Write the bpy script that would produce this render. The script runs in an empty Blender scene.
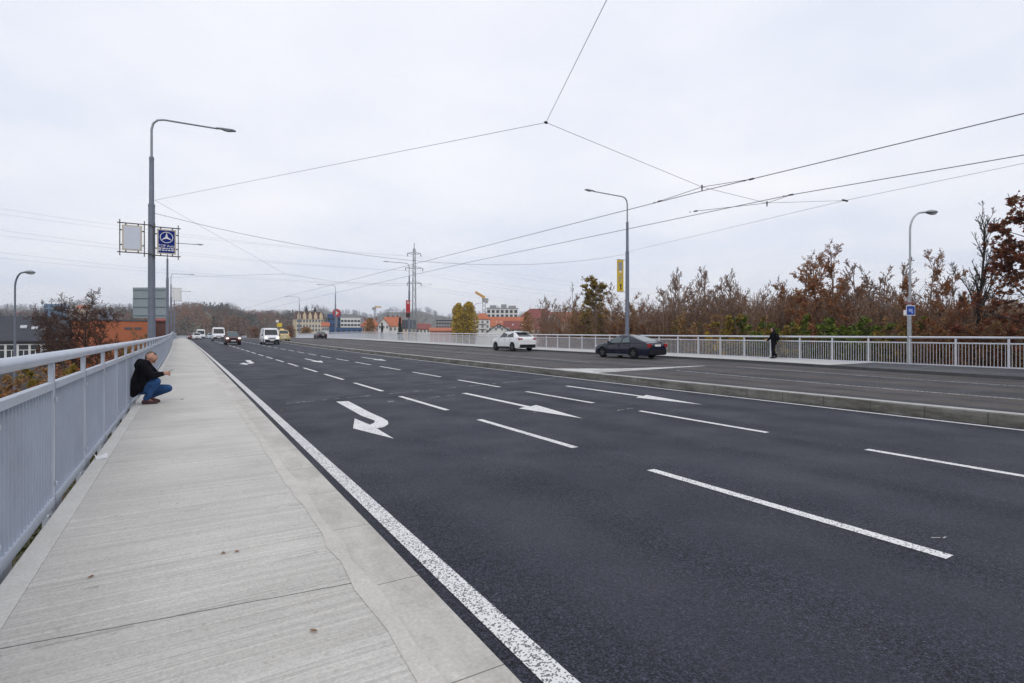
import bpy, math, random
from mathutils import Vector, Matrix
sc = bpy.context.scene
COL = sc.collection
PI = math.pi
EYE = 1.66
F = 540.0
YH = 334.5
B = math.radians(30.96)
SB, CB = math.sin(B), math.cos(B)

# ------------------------------------------------------------------ layout
def W(px, D):
    L = (px - 512) / F * D
    return D * SB + L * CB, D * CB - L * SB
def Z(y, D):
    return EYE + (YH - y) / F * D
def G(px, y, level=0.0):
    D = F * (EYE - level) / (y - YH)
    return W(px, D)
def bend(y):
    if y < 0: return 0.0
    if y < 71: return -0.6 * (y / 71.0) ** 2
    return -0.6 - 0.0169 * (1 - math.exp(-(y - 71) / 40)) * 40 - .004 * (y - 71)
def rise(y):
    if y < 0: return 0.0
    if y < 80: return 0.34 * (y / 71.0) ** 2
    if y < 115:
        t = y - 80
        return 0.4317 + 0.0108 * t - 0.0108 * t * t / 70.0
    return 0.62 - min(0.5, 0.004 * (y - 115)) if y < 240 else 0.12
def sstep(a, b, x):
    t = max(0.0, min(1.0, (x - a) / (b - a)))
    return t * t * (3 - 2 * t)

# ------------------------------------------------------------------ materials
MATS = {}
def _nodes(name):
    m = bpy.data.materials.new(name)
    m.use_nodes = True
    nt = m.node_tree
    return m, nt, nt.nodes, nt.links, nt.nodes['Principled BSDF']
def mat(name, c, rough=0.6, var=0.12, scale=3.0, metal=0.0, bump=0.0, bscale=40.0, spec=0.5, coat=0.0, stretch=None, c2=None):
    if name in MATS: return MATS[name]
    m, nt, N, Lk, P = _nodes(name)
    P.inputs['Roughness'].default_value = rough
    P.inputs['Metallic'].default_value = metal
    P.inputs['Specular IOR Level'].default_value = spec
    P.inputs['Coat Weight'].default_value = coat
    tc = N.new('ShaderNodeTexCoord')
    co = tc.outputs['Object']
    if stretch:
        mp = N.new('ShaderNodeMapping'); mp.inputs['Scale'].default_value = stretch
        Lk.new(co, mp.inputs['Vector']); co = mp.outputs['Vector']
    nz = N.new('ShaderNodeTexNoise')
    nz.inputs['Scale'].default_value = scale; nz.inputs['Detail'].default_value = 6
    nz.inputs['Roughness'].default_value = 0.65
    Lk.new(co, nz.inputs['Vector'])
    r = N.new('ShaderNodeValToRGB')
    a = [max(0, v * (1 - var)) for v in c]; b = [min(1, v * (1 + var)) for v in c]
    if c2: a, b = c, c2
    r.color_ramp.elements[0].position = 0.3; r.color_ramp.elements[0].color = (*a[:3], 1)
    r.color_ramp.elements[1].position = 0.7; r.color_ramp.elements[1].color = (*b[:3], 1)
    Lk.new(nz.outputs['Fac'], r.inputs['Fac'])
    Lk.new(r.outputs['Color'], P.inputs['Base Color'])
    if bump:
        n2 = N.new('ShaderNodeTexNoise'); n2.inputs['Scale'].default_value = bscale; n2.inputs['Detail'].default_value = 4
        Lk.new(co, n2.inputs['Vector'])
        bp = N.new('ShaderNodeBump'); bp.inputs['Strength'].default_value = bump; bp.inputs['Distance'].default_value = 0.02
        Lk.new(n2.outputs['Fac'], bp.inputs['Height']); Lk.new(bp.outputs['Normal'], P.inputs['Normal'])
    MATS[name] = m
    return m
def emis(name, c, e, s):
    m, nt, N, Lk, P = _nodes(name)
    P.inputs['Base Color'].default_value = (*c, 1)
    P.inputs['Emission Color'].default_value = (*e, 1)
    P.inputs['Emission Strength'].default_value = s
    return m
def leafmat(name, cols, rough=0.6, trans=0.25):
    m, nt, N, Lk, P = _nodes(name)
    g = N.new('ShaderNodeNewGeometry')
    r = N.new('ShaderNodeValToRGB')
    r.color_ramp.interpolation = 'LINEAR'
    els = r.color_ramp.elements
    while len(els) < len(cols): els.new(0.5)
    for i, c in enumerate(cols):
        els[i].position = i / max(1, len(cols) - 1); els[i].color = (*c, 1)
    Lk.new(g.outputs['Random Per Island'], r.inputs['Fac'])
    P.inputs['Roughness'].default_value = rough
    P.inputs['Specular IOR Level'].default_value = 0.25
    Lk.new(r.outputs['Color'], P.inputs['Base Color'])
    t = N.new('ShaderNodeBsdfTranslucent'); Lk.new(r.outputs['Color'], t.inputs['Color'])
    mx = N.new('ShaderNodeMixShader'); mx.inputs['Fac'].default_value = trans
    Lk.new(P.outputs['BSDF'], mx.inputs[1]); Lk.new(t.outputs['BSDF'], mx.inputs[2])
    Lk.new(mx.outputs['Shader'], N['Material Output'].inputs['Surface'])
    return m
def mathn(N, Lk, op, a, b=None, c=None):
    n = N.new('ShaderNodeMath'); n.operation = op
    for i, v in enumerate((a, b, c)):
        if v is None: continue
        if isinstance(v, (int, float)): n.inputs[i].default_value = v
        else: Lk.new(v, n.inputs[i])
    return n.outputs[0]
def noise(N, Lk, co, scale, detail=4, rough=0.6, stretch=None):
    if stretch:
        mp = N.new('ShaderNodeMapping'); mp.inputs['Scale'].default_value = stretch
        Lk.new(co, mp.inputs['Vector']); co = mp.outputs['Vector']
    n = N.new('ShaderNodeTexNoise'); n.inputs['Scale'].default_value = scale
    n.inputs['Detail'].default_value = detail; n.inputs['Roughness'].default_value = rough
    Lk.new(co, n.inputs['Vector'])
    return n.outputs['Fac']
def ramp(N, Lk, fac, stops):
    r = N.new('ShaderNodeValToRGB')
    els = r.color_ramp.elements
    while len(els) < len(stops): els.new(0.5)
    for i, (p, c) in enumerate(stops):
        els[i].position = p
        els[i].color = (*c, 1) if not isinstance(c, (int, float)) else (c, c, c, 1)
    Lk.new(fac, r.inputs['Fac'])
    return r.outputs['Color']
def mixc(N, Lk, fac, a, b, mode='MIX'):
    n = N.new('ShaderNodeMix'); n.data_type = 'RGBA'; n.blend_type = mode
    for s, v in ((n.inputs[0], fac), (n.inputs[6], a), (n.inputs[7], b)):
        if isinstance(v, (int, float)): s.default_value = v
        elif isinstance(v, tuple): s.default_value = (*v, 1)
        else: Lk.new(v, s)
    return n.outputs[2]

def asphalt(name, base, tracks, brown=None):
    m, nt, N, Lk, P = _nodes(name)
    tc = N.new('ShaderNodeTexCoord'); co = tc.outputs['Object']
    vo = N.new('ShaderNodeTexVoronoi'); vo.inputs['Scale'].default_value = 125.0
    Lk.new(co, vo.inputs['Vector'])
    sp = N.new('ShaderNodeSeparateColor'); Lk.new(vo.outputs['Color'], sp.inputs['Color'])
    b = base
    stone = ramp(N, Lk, sp.outputs[0], [(0.0, tuple(v * .2 for v in b)), (0.4, tuple(v * .8 for v in b)), (0.8, tuple(v * 1.5 for v in b)), (1.0, tuple(v * 2.6 for v in b))])
    mid = noise(N, Lk, co, 26.0, 3, 0.7)
    stone = mixc(N, Lk, 1.0, stone, ramp(N, Lk, mid, [(0.32, 0.55), (0.68, 1.4)]), 'MULTIPLY')
    big = noise(N, Lk, co, 0.35, 5, 0.6)
    bigc = ramp(N, Lk, big, [(0.3, 0.8), (0.7, 1.16)])
    c = mixc(N, Lk, 1.0, stone, bigc, 'MULTIPLY')
    streak = noise(N, Lk, co, 1.0, 4, 0.6, (1.6, 0.06, 1.0))
    c = mixc(N, Lk, 1.0, c, ramp(N, Lk, streak, [(0.3, 0.84), (0.7, 1.14)]), 'MULTIPLY')
    sx = N.new('ShaderNodeSeparateXYZ'); Lk.new(co, sx.inputs[0])
    if tracks:
        # tyre-polished wheel paths: a little paler, two in each lane
        for xc in tracks:
            d = mathn(N, Lk, 'ABSOLUTE', mathn(N, Lk, 'SUBTRACT', sx.outputs[0], xc))
            k = N.new('ShaderNodeMapRange'); k.interpolation_type = 'SMOOTHSTEP'
            k.inputs[1].default_value = 0.1; k.inputs[2].default_value = 0.75; k.inputs[3].default_value = 0.34; k.inputs[4].default_value = 0.0
            Lk.new(d, k.inputs[0])
            c = mixc(N, Lk, k.outputs[0], c, (0.055, 0.059, 0.076))
    if brown:
        for xc, wd in brown:
            d = mathn(N, Lk, 'ABSOLUTE', mathn(N, Lk, 'SUBTRACT', sx.outputs[0], xc))
            k = N.new('ShaderNodeMapRange'); k.interpolation_type = 'SMOOTHSTEP'
            k.inputs[1].default_value = wd * .3; k.inputs[2].default_value = wd; k.inputs[3].default_value = 0.5; k.inputs[4].default_value = 0.0
            Lk.new(d, k.inputs[0])
            c = mixc(N, Lk, k.outputs[0], c, (0.12, 0.098, 0.085))
    oil = noise(N, Lk, co, 0.9, 3, 0.5)
    spot = noise(N, Lk, co, 6.0, 3, 0.5)
    c = mixc(N, Lk, ramp(N, Lk, spot, [(0.70, 0.0), (0.78, 0.35)]), c, (0.13, 0.115, 0.10))
    Lk.new(c, P.inputs['Base Color'])
    rg = ramp(N, Lk, oil, [(0.35, 0.62), (0.65, 0.8)])
    Lk.new(rg, P.inputs['Roughness'])
    P.inputs['Specular IOR Level'].default_value = 0.22
    bp = N.new('ShaderNodeBump'); bp.inputs['Strength'].default_value = 0.55; bp.inputs['Distance'].default_value = 0.006
    Lk.new(vo.outputs['Distance'], bp.inputs['Height']); Lk.new(bp.outputs['Normal'], P.inputs['Normal'])
    return m

def concrete_brushed(name):
    m, nt, N, Lk, P = _nodes(name)
    tc = N.new('ShaderNodeTexCoord'); co = tc.outputs['Object']
    sx = N.new('ShaderNodeSeparateXYZ'); Lk.new(co, sx.inputs[0])
    st = noise(N, Lk, co, 1.0, 3, 0.6, (0.45, 85.0, 1.0))
    st2 = noise(N, Lk, co, 1.0, 2, 0.5, (0.25, 17.0, 1.0))
    por = noise(N, Lk, co, 70.0, 3, 0.7)
    c = ramp(N, Lk, st, [(0.25, (0.42, 0.40, 0.36)), (0.5, (0.545, 0.525, 0.485)), (0.75, (0.63, 0.61, 0.57))])
    c = mixc(N, Lk, 1.0, c, ramp(N, Lk, st2, [(0.32, 0.92), (0.62, 1.03)]), 'MULTIPLY')
    c = mixc(N, Lk, 1.0, c, ramp(N, Lk, por, [(0.3, 0.80), (0.6, 1.06)]), 'MULTIPLY')
    bl = noise(N, Lk, co, 0.7, 5, 0.6)
    c = mixc(N, Lk, 1.0, c, ramp(N, Lk, bl, [(0.3, 0.84), (0.7, 1.1)]), 'MULTIPLY')
    # thin cracks of the broom finish: dark broken lines across the path
    cr = noise(N, Lk, co, 1.0, 1, 0.5, (0.10, 7.0, 1.0))
    brk = noise(N, Lk, co, 5.0, 3, 0.6)
    lin = mathn(N, Lk, 'LESS_THAN', mathn(N, Lk, 'ABSOLUTE', mathn(N, Lk, 'SUBTRACT', cr, 0.55)), 0.006)
    lin = mathn(N, Lk, 'MULTIPLY', lin, mathn(N, Lk, 'GREATER_THAN', brk, 0.48))
    c = mixc(N, Lk, mathn(N, Lk, 'MULTIPLY', lin, 0.30), c, (0.13, 0.12, 0.11))
    # joints between the slabs, one every 10 m
    wob = noise(N, Lk, co, 7.0, 4, 0.7)
    yy = mathn(N, Lk, 'ADD', mathn(N, Lk, 'ADD', sx.outputs[1], mathn(N, Lk, 'MULTIPLY', wob, 0.02)), mathn(N, Lk, 'MULTIPLY', sx.outputs[0], 0.11))
    fr = mathn(N, Lk, 'FRACT', mathn(N, Lk, 'DIVIDE', mathn(N, Lk, 'SUBTRACT', yy, 3.25), 10.1))
    j = mathn(N, Lk, 'LESS_THAN', fr, 0.0012)
    c = mixc(N, Lk, mathn(N, Lk, 'MULTIPLY', j, 0.75), c, (0.07, 0.065, 0.06))
    # small dirt spots
    sp = noise(N, Lk, co, 16.0, 3, 0.6)
    c = mixc(N, Lk, ramp(N, Lk, sp, [(0.66, 0.0), (0.74, 0.55)]), c, (0.24, 0.21, 0.18))
    # a smooth mortar patch where the slab was cut at the bridge joint
    Lk.new(c, P.inputs['Base Color'])
    P.inputs['Roughness'].default_value = 0.85
    bp = N.new('ShaderNodeBump'); bp.inputs['Strength'].default_value = 0.3; bp.inputs['Distance'].default_value = 0.008
    Lk.new(st, bp.inputs['Height']); Lk.new(bp.outputs['Normal'], P.inputs['Normal'])
    return m
def concrete(name, c0, c1, joint=0.0, stain=0.0, jw=0.004):
    m, nt, N, Lk, P = _nodes(name)
    tc = N.new('ShaderNodeTexCoord'); co = tc.outputs['Object']
    n1 = noise(N, Lk, co, 2.2, 8, 0.7)
    c = ramp(N, Lk, n1, [(0.3, c0), (0.7, c1)])
    n2 = noise(N, Lk, co, 45.0, 3, 0.6)
    c = mixc(N, Lk, 1.0, c, ramp(N, Lk, n2, [(0.3, 0.86), (0.7, 1.08)]), 'MULTIPLY')
    if stain:
        n3 = noise(N, Lk, co, 1.0, 5, 0.75, (2.0, 0.8, 5.0))
        c = mixc(N, Lk, ramp(N, Lk, n3, [(0.42, 0.0), (0.62, stain)]), c, (0.06, 0.055, 0.045))
    if joint:
        sx = N.new('ShaderNodeSeparateXYZ'); Lk.new(co, sx.inputs[0])
        fr = mathn(N, Lk, 'FRACT', mathn(N, Lk, 'DIVIDE', sx.outputs[1], joint))
        j = mathn(N, Lk, 'LESS_THAN', fr, jw / joint * 2)
        c = mixc(N, Lk, mathn(N, Lk, 'MULTIPLY', j, 0.7), c, (0.06, 0.055, 0.05))
    Lk.new(c, P.inputs['Base Color']); P.inputs['Roughness'].default_value = 0.85
    bp = N.new('ShaderNodeBump'); bp.inputs['Strength'].default_value = 0.25; bp.inputs['Distance'].default_value = 0.01
    Lk.new(n2, bp.inputs['Height']); Lk.new(bp.outputs['Normal'], P.inputs['Normal'])
    return m
def roadpaint(name, worn, scale, c=(0.74, 0.74, 0.73)):
    m, nt, N, Lk, P = _nodes(name)
    tc = N.new('ShaderNodeTexCoord'); co = tc.outputs['Object']
    vo = N.new('ShaderNodeTexVoronoi'); vo.inputs['Scale'].default_value = scale
    Lk.new(co, vo.inputs['Vector'])
    sp = N.new('ShaderNodeSeparateColor'); Lk.new(vo.outputs['Color'], sp.inputs['Color'])
    big = noise(N, Lk, co, 2.0, 4, 0.6)
    th = mathn(N, Lk, 'ADD', worn, mathn(N, Lk, 'MULTIPLY', mathn(N, Lk, 'SUBTRACT', big, 0.5), 0.5))
    k = mathn(N, Lk, 'GREATER_THAN', sp.outputs[0], th)
    cc = mixc(N, Lk, k, (0.16, 0.16, 0.17), c)
    Lk.new(cc, P.inputs['Base Color']); P.inputs['Roughness'].default_value = 0.7
    bp = N.new('ShaderNodeBump'); bp.inputs['Strength'].default_value = 0.4; bp.inputs['Distance'].default_value = 0.004
    Lk.new(vo.outputs['Distance'], bp.inputs['Height']); Lk.new(bp.outputs['Normal'], P.inputs['Normal'])
    return m

M_asph = asphalt('asphalt', (0.029, 0.032, 0.045), (2.5, 4.0, 5.9, 7.4, 9.5, 11.2))
M_asph_r = asphalt('worn asphalt', (0.05, 0.05, 0.055), (), ((14.6, 0.7), (16.0, .7), (18.9, 1.0), (21.6, 0.9), (23.4, .8)))
M_asph_p = asphalt('path asphalt', (0.085, 0.087, 0.095), ())
M_pave = concrete_brushed('brushed concrete')
M_edge = concrete('smooth concrete edge', (0.56, 0.54, 0.50), (0.67, 0.65, 0.61), stain=.08)
M_kerb = concrete('kerb concrete', (0.46, 0.435, 0.395), (0.60, 0.575, 0.53), joint=1.02, stain=0.22)
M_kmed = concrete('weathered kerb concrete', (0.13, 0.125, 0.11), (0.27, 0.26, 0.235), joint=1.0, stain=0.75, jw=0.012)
M_kshade = concrete('kerb with painted shade', (0.06, 0.06, 0.065), (0.11, 0.11, 0.115), joint=0.9, stain=0.4)  # right-hand kerb: the shade on its face is painted in as dark colour
M_pave_r = concrete('pale concrete path', (0.44, 0.435, 0.42), (0.58, 0.575, 0.56), joint=5.0, stain=0.1)
M_deck = concrete('deck concrete', (0.28, 0.28, 0.27), (0.38, 0.38, 0.36), stain=0.3)
M_line = roadpaint('line paint', 0.14, 90.0)
M_lineg = roadpaint('grainy line paint', 0.30, 105.0)
M_linew = roadpaint('worn line paint', 0.5, 25.0, (0.5, 0.5, 0.5))
M_joint = concrete('bridge joint mortar', (0.50, 0.50, 0.49), (0.72, 0.72, 0.71), stain=0.5)
M_ground = mat('earth and grass', (0.05, 0.055, 0.02), 0.9, scale=0.3, c2=(0.10, 0.085, 0.05), bump=0.6, bscale=4)
M_rail = mat('grey railing paint', (0.46, 0.50, 0.575), 0.42, 0.11, 2.5, metal=0.2)
M_rail2 = mat('pale railing paint', (0.62, 0.635, 0.68), 0.4, 0.06, 1.2, metal=0.15)
M_panel = mat('baluster paint', (0.33, 0.37, 0.455), 0.5, 0.12, 1.5, metal=0.1)
M_pole = mat('pole paint', (0.17, 0.19, 0.24), 0.5, 0.12, 2.0, metal=0.3)
M_galv = mat('galvanised steel', (0.42, 0.44, 0.46), 0.42, 0.15, 5.0, metal=0.6)
M_galvd = mat('weathered galvanised steel', (0.27, 0.29, 0.31), 0.5, 0.15, 5.0, metal=0.5)
M_black = mat('black steel', (0.02, 0.02, 0.022), 0.5, 0.2)
M_wire = mat('dark copper wire', (0.085, 0.085, 0.095), 0.5, 0.1)
M_wiret = mat('steel wire', (0.14, 0.14, 0.16), 0.5, 0.1)
M_wirel = mat('aluminium line', (0.40, 0.41, 0.46), 0.5, 0.1)
M_glassl = mat('lamp glass', (0.45, 0.48, 0.50), 0.15, 0.05)
M_white = mat('white paint', (0.78, 0.78, 0.78), 0.5, 0.04)
M_rubber = mat('tyre rubber', (0.01, 0.01, 0.011), 0.85, 0.2, spec=.15)
M_trim = mat('black plastic', (0.012, 0.012, 0.014), 0.6, 0.15, spec=.2)
M_rim = mat('alloy rim', (0.42, 0.43, 0.45), 0.3, 0.08, metal=0.8)
M_rimd = mat('dark steel rim', (0.10, 0.10, 0.11), 0.4, 0.08, metal=0.6)
M_glass = mat('car glass', (0.012, 0.016, 0.018), 0.06, 0.1, spec=0.7)
M_glassb = mat('pale reflecting car glass', (0.05, 0.085, 0.092), 0.05, 0.05, spec=1.0)
M_tail = mat('red tail lamp glass', (0.32, 0.012, 0.015), 0.15, 0.1)
M_head = mat('clear lamp glass', (0.6, 0.62, 0.64), 0.1, 0.05, metal=0.3)
M_headon = emis('lit headlamp', (0.9, 0.9, 0.85), (1.0, 0.93, 0.75), 2.2)
M_plate = mat('number plate', (0.75, 0.75, 0.72), 0.5, 0.03)

# ------------------------------------------------------------------ mesh builder
class MB:
    def __init__(s): s.v = []; s.f = []; s.mi = []; s.cur = 0
    def quad(s, *p):
        n = len(s.v); s.v += [tuple(q) for q in p]; s.f.append(tuple(range(n, n + len(p)))); s.mi.append(s.cur)
    def box(s, c, d, M=None):
        x, y, z = d[0] / 2, d[1] / 2, d[2] / 2
        n = len(s.v)
        for k in ((-x,-y,-z),(x,-y,-z),(x,y,-z),(-x,y,-z),(-x,-y,z),(x,-y,z),(x,y,z),(-x,y,z)):
            q = Vector(k)
            if M: q = M @ q
            s.v.append((q.x + c[0], q.y + c[1], q.z + c[2]))
        for f in ((0,3,2,1),(4,5,6,7),(0,1,5,4),(1,2,6,5),(2,3,7,6),(3,0,4,7)):
            s.f.append(tuple(n + i for i in f)); s.mi.append(s.cur)
    def bar(s, a, b, w, h=None):
        a, b = Vector(a), Vector(b); d = b - a; L = d.length
        if L < 1e-6: return
        q = d.to_track_quat('Y', 'Z').to_matrix()
        s.box((a + b) / 2, (w, L, h or w), q)
    def tube(s, pts, r, n=6, caps=True):
        pts = [Vector(p) for p in pts]
        if not isinstance(r, (list, tuple)): r = [r] * len(pts)
        base = len(s.v); up = None
        for i, p in enumerate(pts):
            d = (pts[min(i + 1, len(pts) - 1)] - pts[max(i - 1, 0)])
            if d.length < 1e-9: d = Vector((0, 0, 1))
            d.normalize()
            if up is None:
                up = d.orthogonal().normalized()
            else:
                up = up - d * up.dot(d)
                up = up.normalized() if up.length > 1e-6 else d.orthogonal().normalized()
            w = d.cross(up)
            for k in range(n):
                a = 2 * PI * k / n
                q = p + (up * math.cos(a) + w * math.sin(a)) * r[i]
                s.v.append((q.x, q.y, q.z))
        for i in range(len(pts) - 1):
            for k in range(n):
                a = base + i * n + k; b = base + i * n + (k + 1) % n
                s.f.append((a, b, b + n, a + n)); s.mi.append(s.cur)
        if caps:
            s.f.append(tuple(base + k for k in range(n - 1, -1, -1))); s.mi.append(s.cur)
            e = base + (len(pts) - 1) * n
            s.f.append(tuple(e + k for k in range(n))); s.mi.append(s.cur)
    def prism(s, poly, a, b):
        """poly: 2-D outline -> points by functions a(p), b(p) of the two end faces"""
        n = len(s.v); k = len(poly)
        s.v += [tuple(a(p)) for p in poly] + [tuple(b(p)) for p in poly]
        s.f.append(tuple(range(n + k - 1, n - 1, -1))); s.mi.append(s.cur)
        s.f.append(tuple(range(n + k, n + 2 * k))); s.mi.append(s.cur)
        for i in range(k):
            j = (i + 1) % k
            s.f.append((n + i, n + j, n + k + j, n + k + i)); s.mi.append(s.cur)
    def ball(s, c, r, n=10, m=7):
        c = Vector(c); r = Vector(r) if not isinstance(r, (int, float)) else Vector((r, r, r))
        base = len(s.v)
        for i in range(1, m):
            t = PI * i / m
            for k in range(n):
                a = 2 * PI * k / n
                s.v.append((c.x + r.x * math.sin(t) * math.cos(a), c.y + r.y * math.sin(t) * math.sin(a), c.z + r.z * math.cos(t)))
        s.v.append((c.x, c.y, c.z + r.z)); s.v.append((c.x, c.y, c.z - r.z))
        T = len(s.v) - 2; Bt = T + 1
        for i in range(m - 2):
            for k in range(n):
                a = base + i * n + k; b = base + i * n + (k + 1) % n
                s.f.append((a, a + n, b + n, b)); s.mi.append(s.cur)
        for k in range(n):
            s.f.append((T, base + k, base + (k + 1) % n)); s.mi.append(s.cur)
            e = base + (m - 2) * n
            s.f.append((Bt, e + (k + 1) % n, e + k)); s.mi.append(s.cur)
    def mesh(s, name, mats):
        me = bpy.data.meshes.new(name)
        me.from_pydata(s.v, [], s.f)
        if not isinstance(mats, (list, tuple)): mats = [mats]
        for m in mats: me.materials.append(m)
        if len(mats) > 1: me.polygons.foreach_set('material_index', s.mi)
        me.update()
        return me
    def build(s, name, mats, parent=None, smooth=None, bevel=0):
        me = s.mesh(name, mats)
        if smooth is not None:
            me.polygons.foreach_set('use_smooth', [True] * len(me.polygons))
            me.set_sharp_from_angle(angle=math.radians(smooth))
        o = bpy.data.objects.new(name, me); COL.objects.link(o)
        if bevel:
            md = o.modifiers.new('bevel', 'BEVEL'); md.width = bevel; md.segments = 2; md.limit_method = 'ANGLE'
        if parent: o.parent = parent
        return o
def tag(o, label=None, cat=None, group=None, kind=None):
    if label: o['label'] = label
    if cat: o['category'] = cat
    if group: o['group'] = group
    if kind: o['kind'] = kind
    return o
def empty(name, loc, rz=0.0, label=None, cat=None, group=None):
    o = bpy.data.objects.new(name, None); COL.objects.link(o)
    o.location = loc; o.rotation_euler = (0, 0, rz); o.empty_display_size = 0.3
    return tag(o, label, cat, group)
def copy_part(o, parent):
    c = o.copy(); COL.objects.link(c); c.parent = parent
    for ch in o.children: copy_part(ch, c)
    return c
def copy_thing(o, loc, rz=0.0, scale=None, label=None, group=None):
    c = o.copy(); COL.objects.link(c)
    c.location = loc; c.rotation_euler = (0, 0, rz)
    if scale: c.scale = scale
    for ch in o.children: copy_part(ch, c)
    return tag(c, label, None, group)

# ------------------------------------------------------------------ sweeps along the road
def stations(y0, y1):
    ys = [y0]; y = y0
    while y < y1 - 1e-6:
        st = 1.0 if y < 15 else 2.5 if y < 90 else 6.0
        y = min(y1, y + st); ys.append(y)
    return ys
def Yof(px, X):
    a = math.atan((px - 512) / F) + B; return X / math.tan(a)
def val(v, y): return v(y) if callable(v) else v
def sweep(name, prof, y0, y1, m, caps=True, closed=True, smooth=None, parent=None, mb=None):
    b = mb or MB(); ys = stations(y0, y1); k = len(prof); base = len(b.v)
    for y in ys:
        for (x, z) in prof: b.v.append((val(x, y) + bend(y), y, val(z, y) + rise(y)))
    for i in range(len(ys) - 1):
        for j in range(k if closed else k - 1):
            a = base + i * k + j; c = base + i * k + (j + 1) % k
            b.f.append((a, a + k, c + k, c)); b.mi.append(b.cur)
    if caps and closed:
        b.f.append(tuple(base + j for j in range(k))); b.mi.append(b.cur)
        e = base + (len(ys) - 1) * k
        b.f.append(tuple(e + j for j in range(k - 1, -1, -1))); b.mi.append(b.cur)
    if mb: return None
    return b.build(name, m, parent, smooth)
def sheet(name, x0, x1, z, y0, y1, m, mb=None):
    return sweep(name, [(x0, z), (x1, z)], y0, y1, m, closed=False, mb=mb)
def circ(cx, cz, r, n=10):
    return [(cx + r * math.cos(2 * PI * i / n), cz + r * math.sin(2 * PI * i / n)) for i in range(n)]
def structure(o): o['kind'] = 'structure'; return o

RS = 0.165                      # level of the right carriageway
LP, RP = 0.22, 0.28            # levels of the left and right paths
END = 235.0
def kerb_r(y): return 23.2 + 2.4 * sstep(4, 22, y)
def rail_r(y): return 28.45 + 0.75 * sstep(6, 32, y)
def line1(y): return 16.45 + 1.75 * sstep(6, 26, y)
def line2(y): return 20.6 + 1.7 * sstep(5, 24, y)

structure(sheet('road', 1.2, 12.62, 0.0, -14, END, M_asph))
structure(sheet('road', 12.97, kerb_r, RS, -14, END, M_asph_r))
structure(sweep('pavement', [(-0.78, -0.3), (0.88, -0.3), (0.88, LP), (-0.78, LP)], -14, END, M_pave))
structure(sweep('pavement_edge', [(-0.93, -0.5), (-0.782, -0.5), (-0.782, LP + .002), (-0.92, LP + .002), (-0.93, LP - .008)], -14, END, M_edge))
structure(sweep('kerb', [(0.882, -0.3), (1.2, -0.3), (1.2, LP - .02), (1.185, LP - .003), (0.882, LP - .003)], -14, END, M_kerb))
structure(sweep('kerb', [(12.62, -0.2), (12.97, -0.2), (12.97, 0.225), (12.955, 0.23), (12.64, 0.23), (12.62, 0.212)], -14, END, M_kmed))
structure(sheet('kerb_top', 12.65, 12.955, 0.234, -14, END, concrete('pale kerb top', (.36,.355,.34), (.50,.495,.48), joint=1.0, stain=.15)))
structure(sweep('kerb', [(kerb_r, 0.0), (lambda y: kerb_r(y) + .16, 0.0), (lambda y: kerb_r(y) + .16, RP + .003), (kerb_r, RP + .003)], -14, END, M_kshade))
structure(sweep('pavement', [(lambda y: kerb_r(y) + .162, 0.0), (lambda y: rail_r(y) + .25, 0.0), (lambda y: rail_r(y) + .25, RP), (lambda y: kerb_r(y) + .162, RP)], -14, 13.5, M_asph_p))
structure(sweep('pavement', [(lambda y: kerb_r(y) + .162, 0.0), (lambda y: rail_r(y) + .25, 0.0), (lambda y: rail_r(y) + .25, RP), (lambda y: kerb_r(y) + .162, RP)], 13.502, END, M_pave_r))
structure(sweep('bridge_deck', [(-0.88, -1.1), (lambda y: rail_r(y) + .2, -1.1), (lambda y: rail_r(y) + .2, -0.32), (-0.88, -0.32)], -14, END, M_deck))

# painted markings ---------------------------------------------------
b = MB(); sheet('', 1.45, 1.60, 0.004, -14, END, None, mb=b)
structure(b.build('road_marking', M_lineg))
b = MB(); sheet('', 12.33, 12.45, 0.004, -14, END, None, mb=b)
structure(b.build('road_marking', M_line))
b = MB()
for k in range(-2, 34):
    sheet('', 4.80, 4.925, 0.004, 1.77 + 4.53 * k, 4.80 + 4.53 * k, None, mb=b)
for k in range(-2, 34):
    sheet('', 8.33, 8.455, 0.004, 1.05 + 4.55 * k, 4.05 + 4.55 * k, None, mb=b)
structure(b.build('lane_marking', M_line))
b = MB()
sheet('', lambda y: line1(y) - .06, lambda y: line1(y) + .06, RS + .004, -14, 15.6, None, mb=b)
sheet('', lambda y: line1(y) - .06, lambda y: line1(y) + .06, RS + .004, 22, 150, None, mb=b)
sheet('', lambda y: line2(y) - .06, lambda y: line2(y) + .06, RS + .004, -14, 16, None, mb=b)
for k in range(12):
    sheet('', lambda y: line2(y) - .06, lambda y: line2(y) + .06, RS + .004, 40 + 9 * k, 43 + 9 * k, None, mb=b)
structure(b.build('lane_marking', M_linew))
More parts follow.
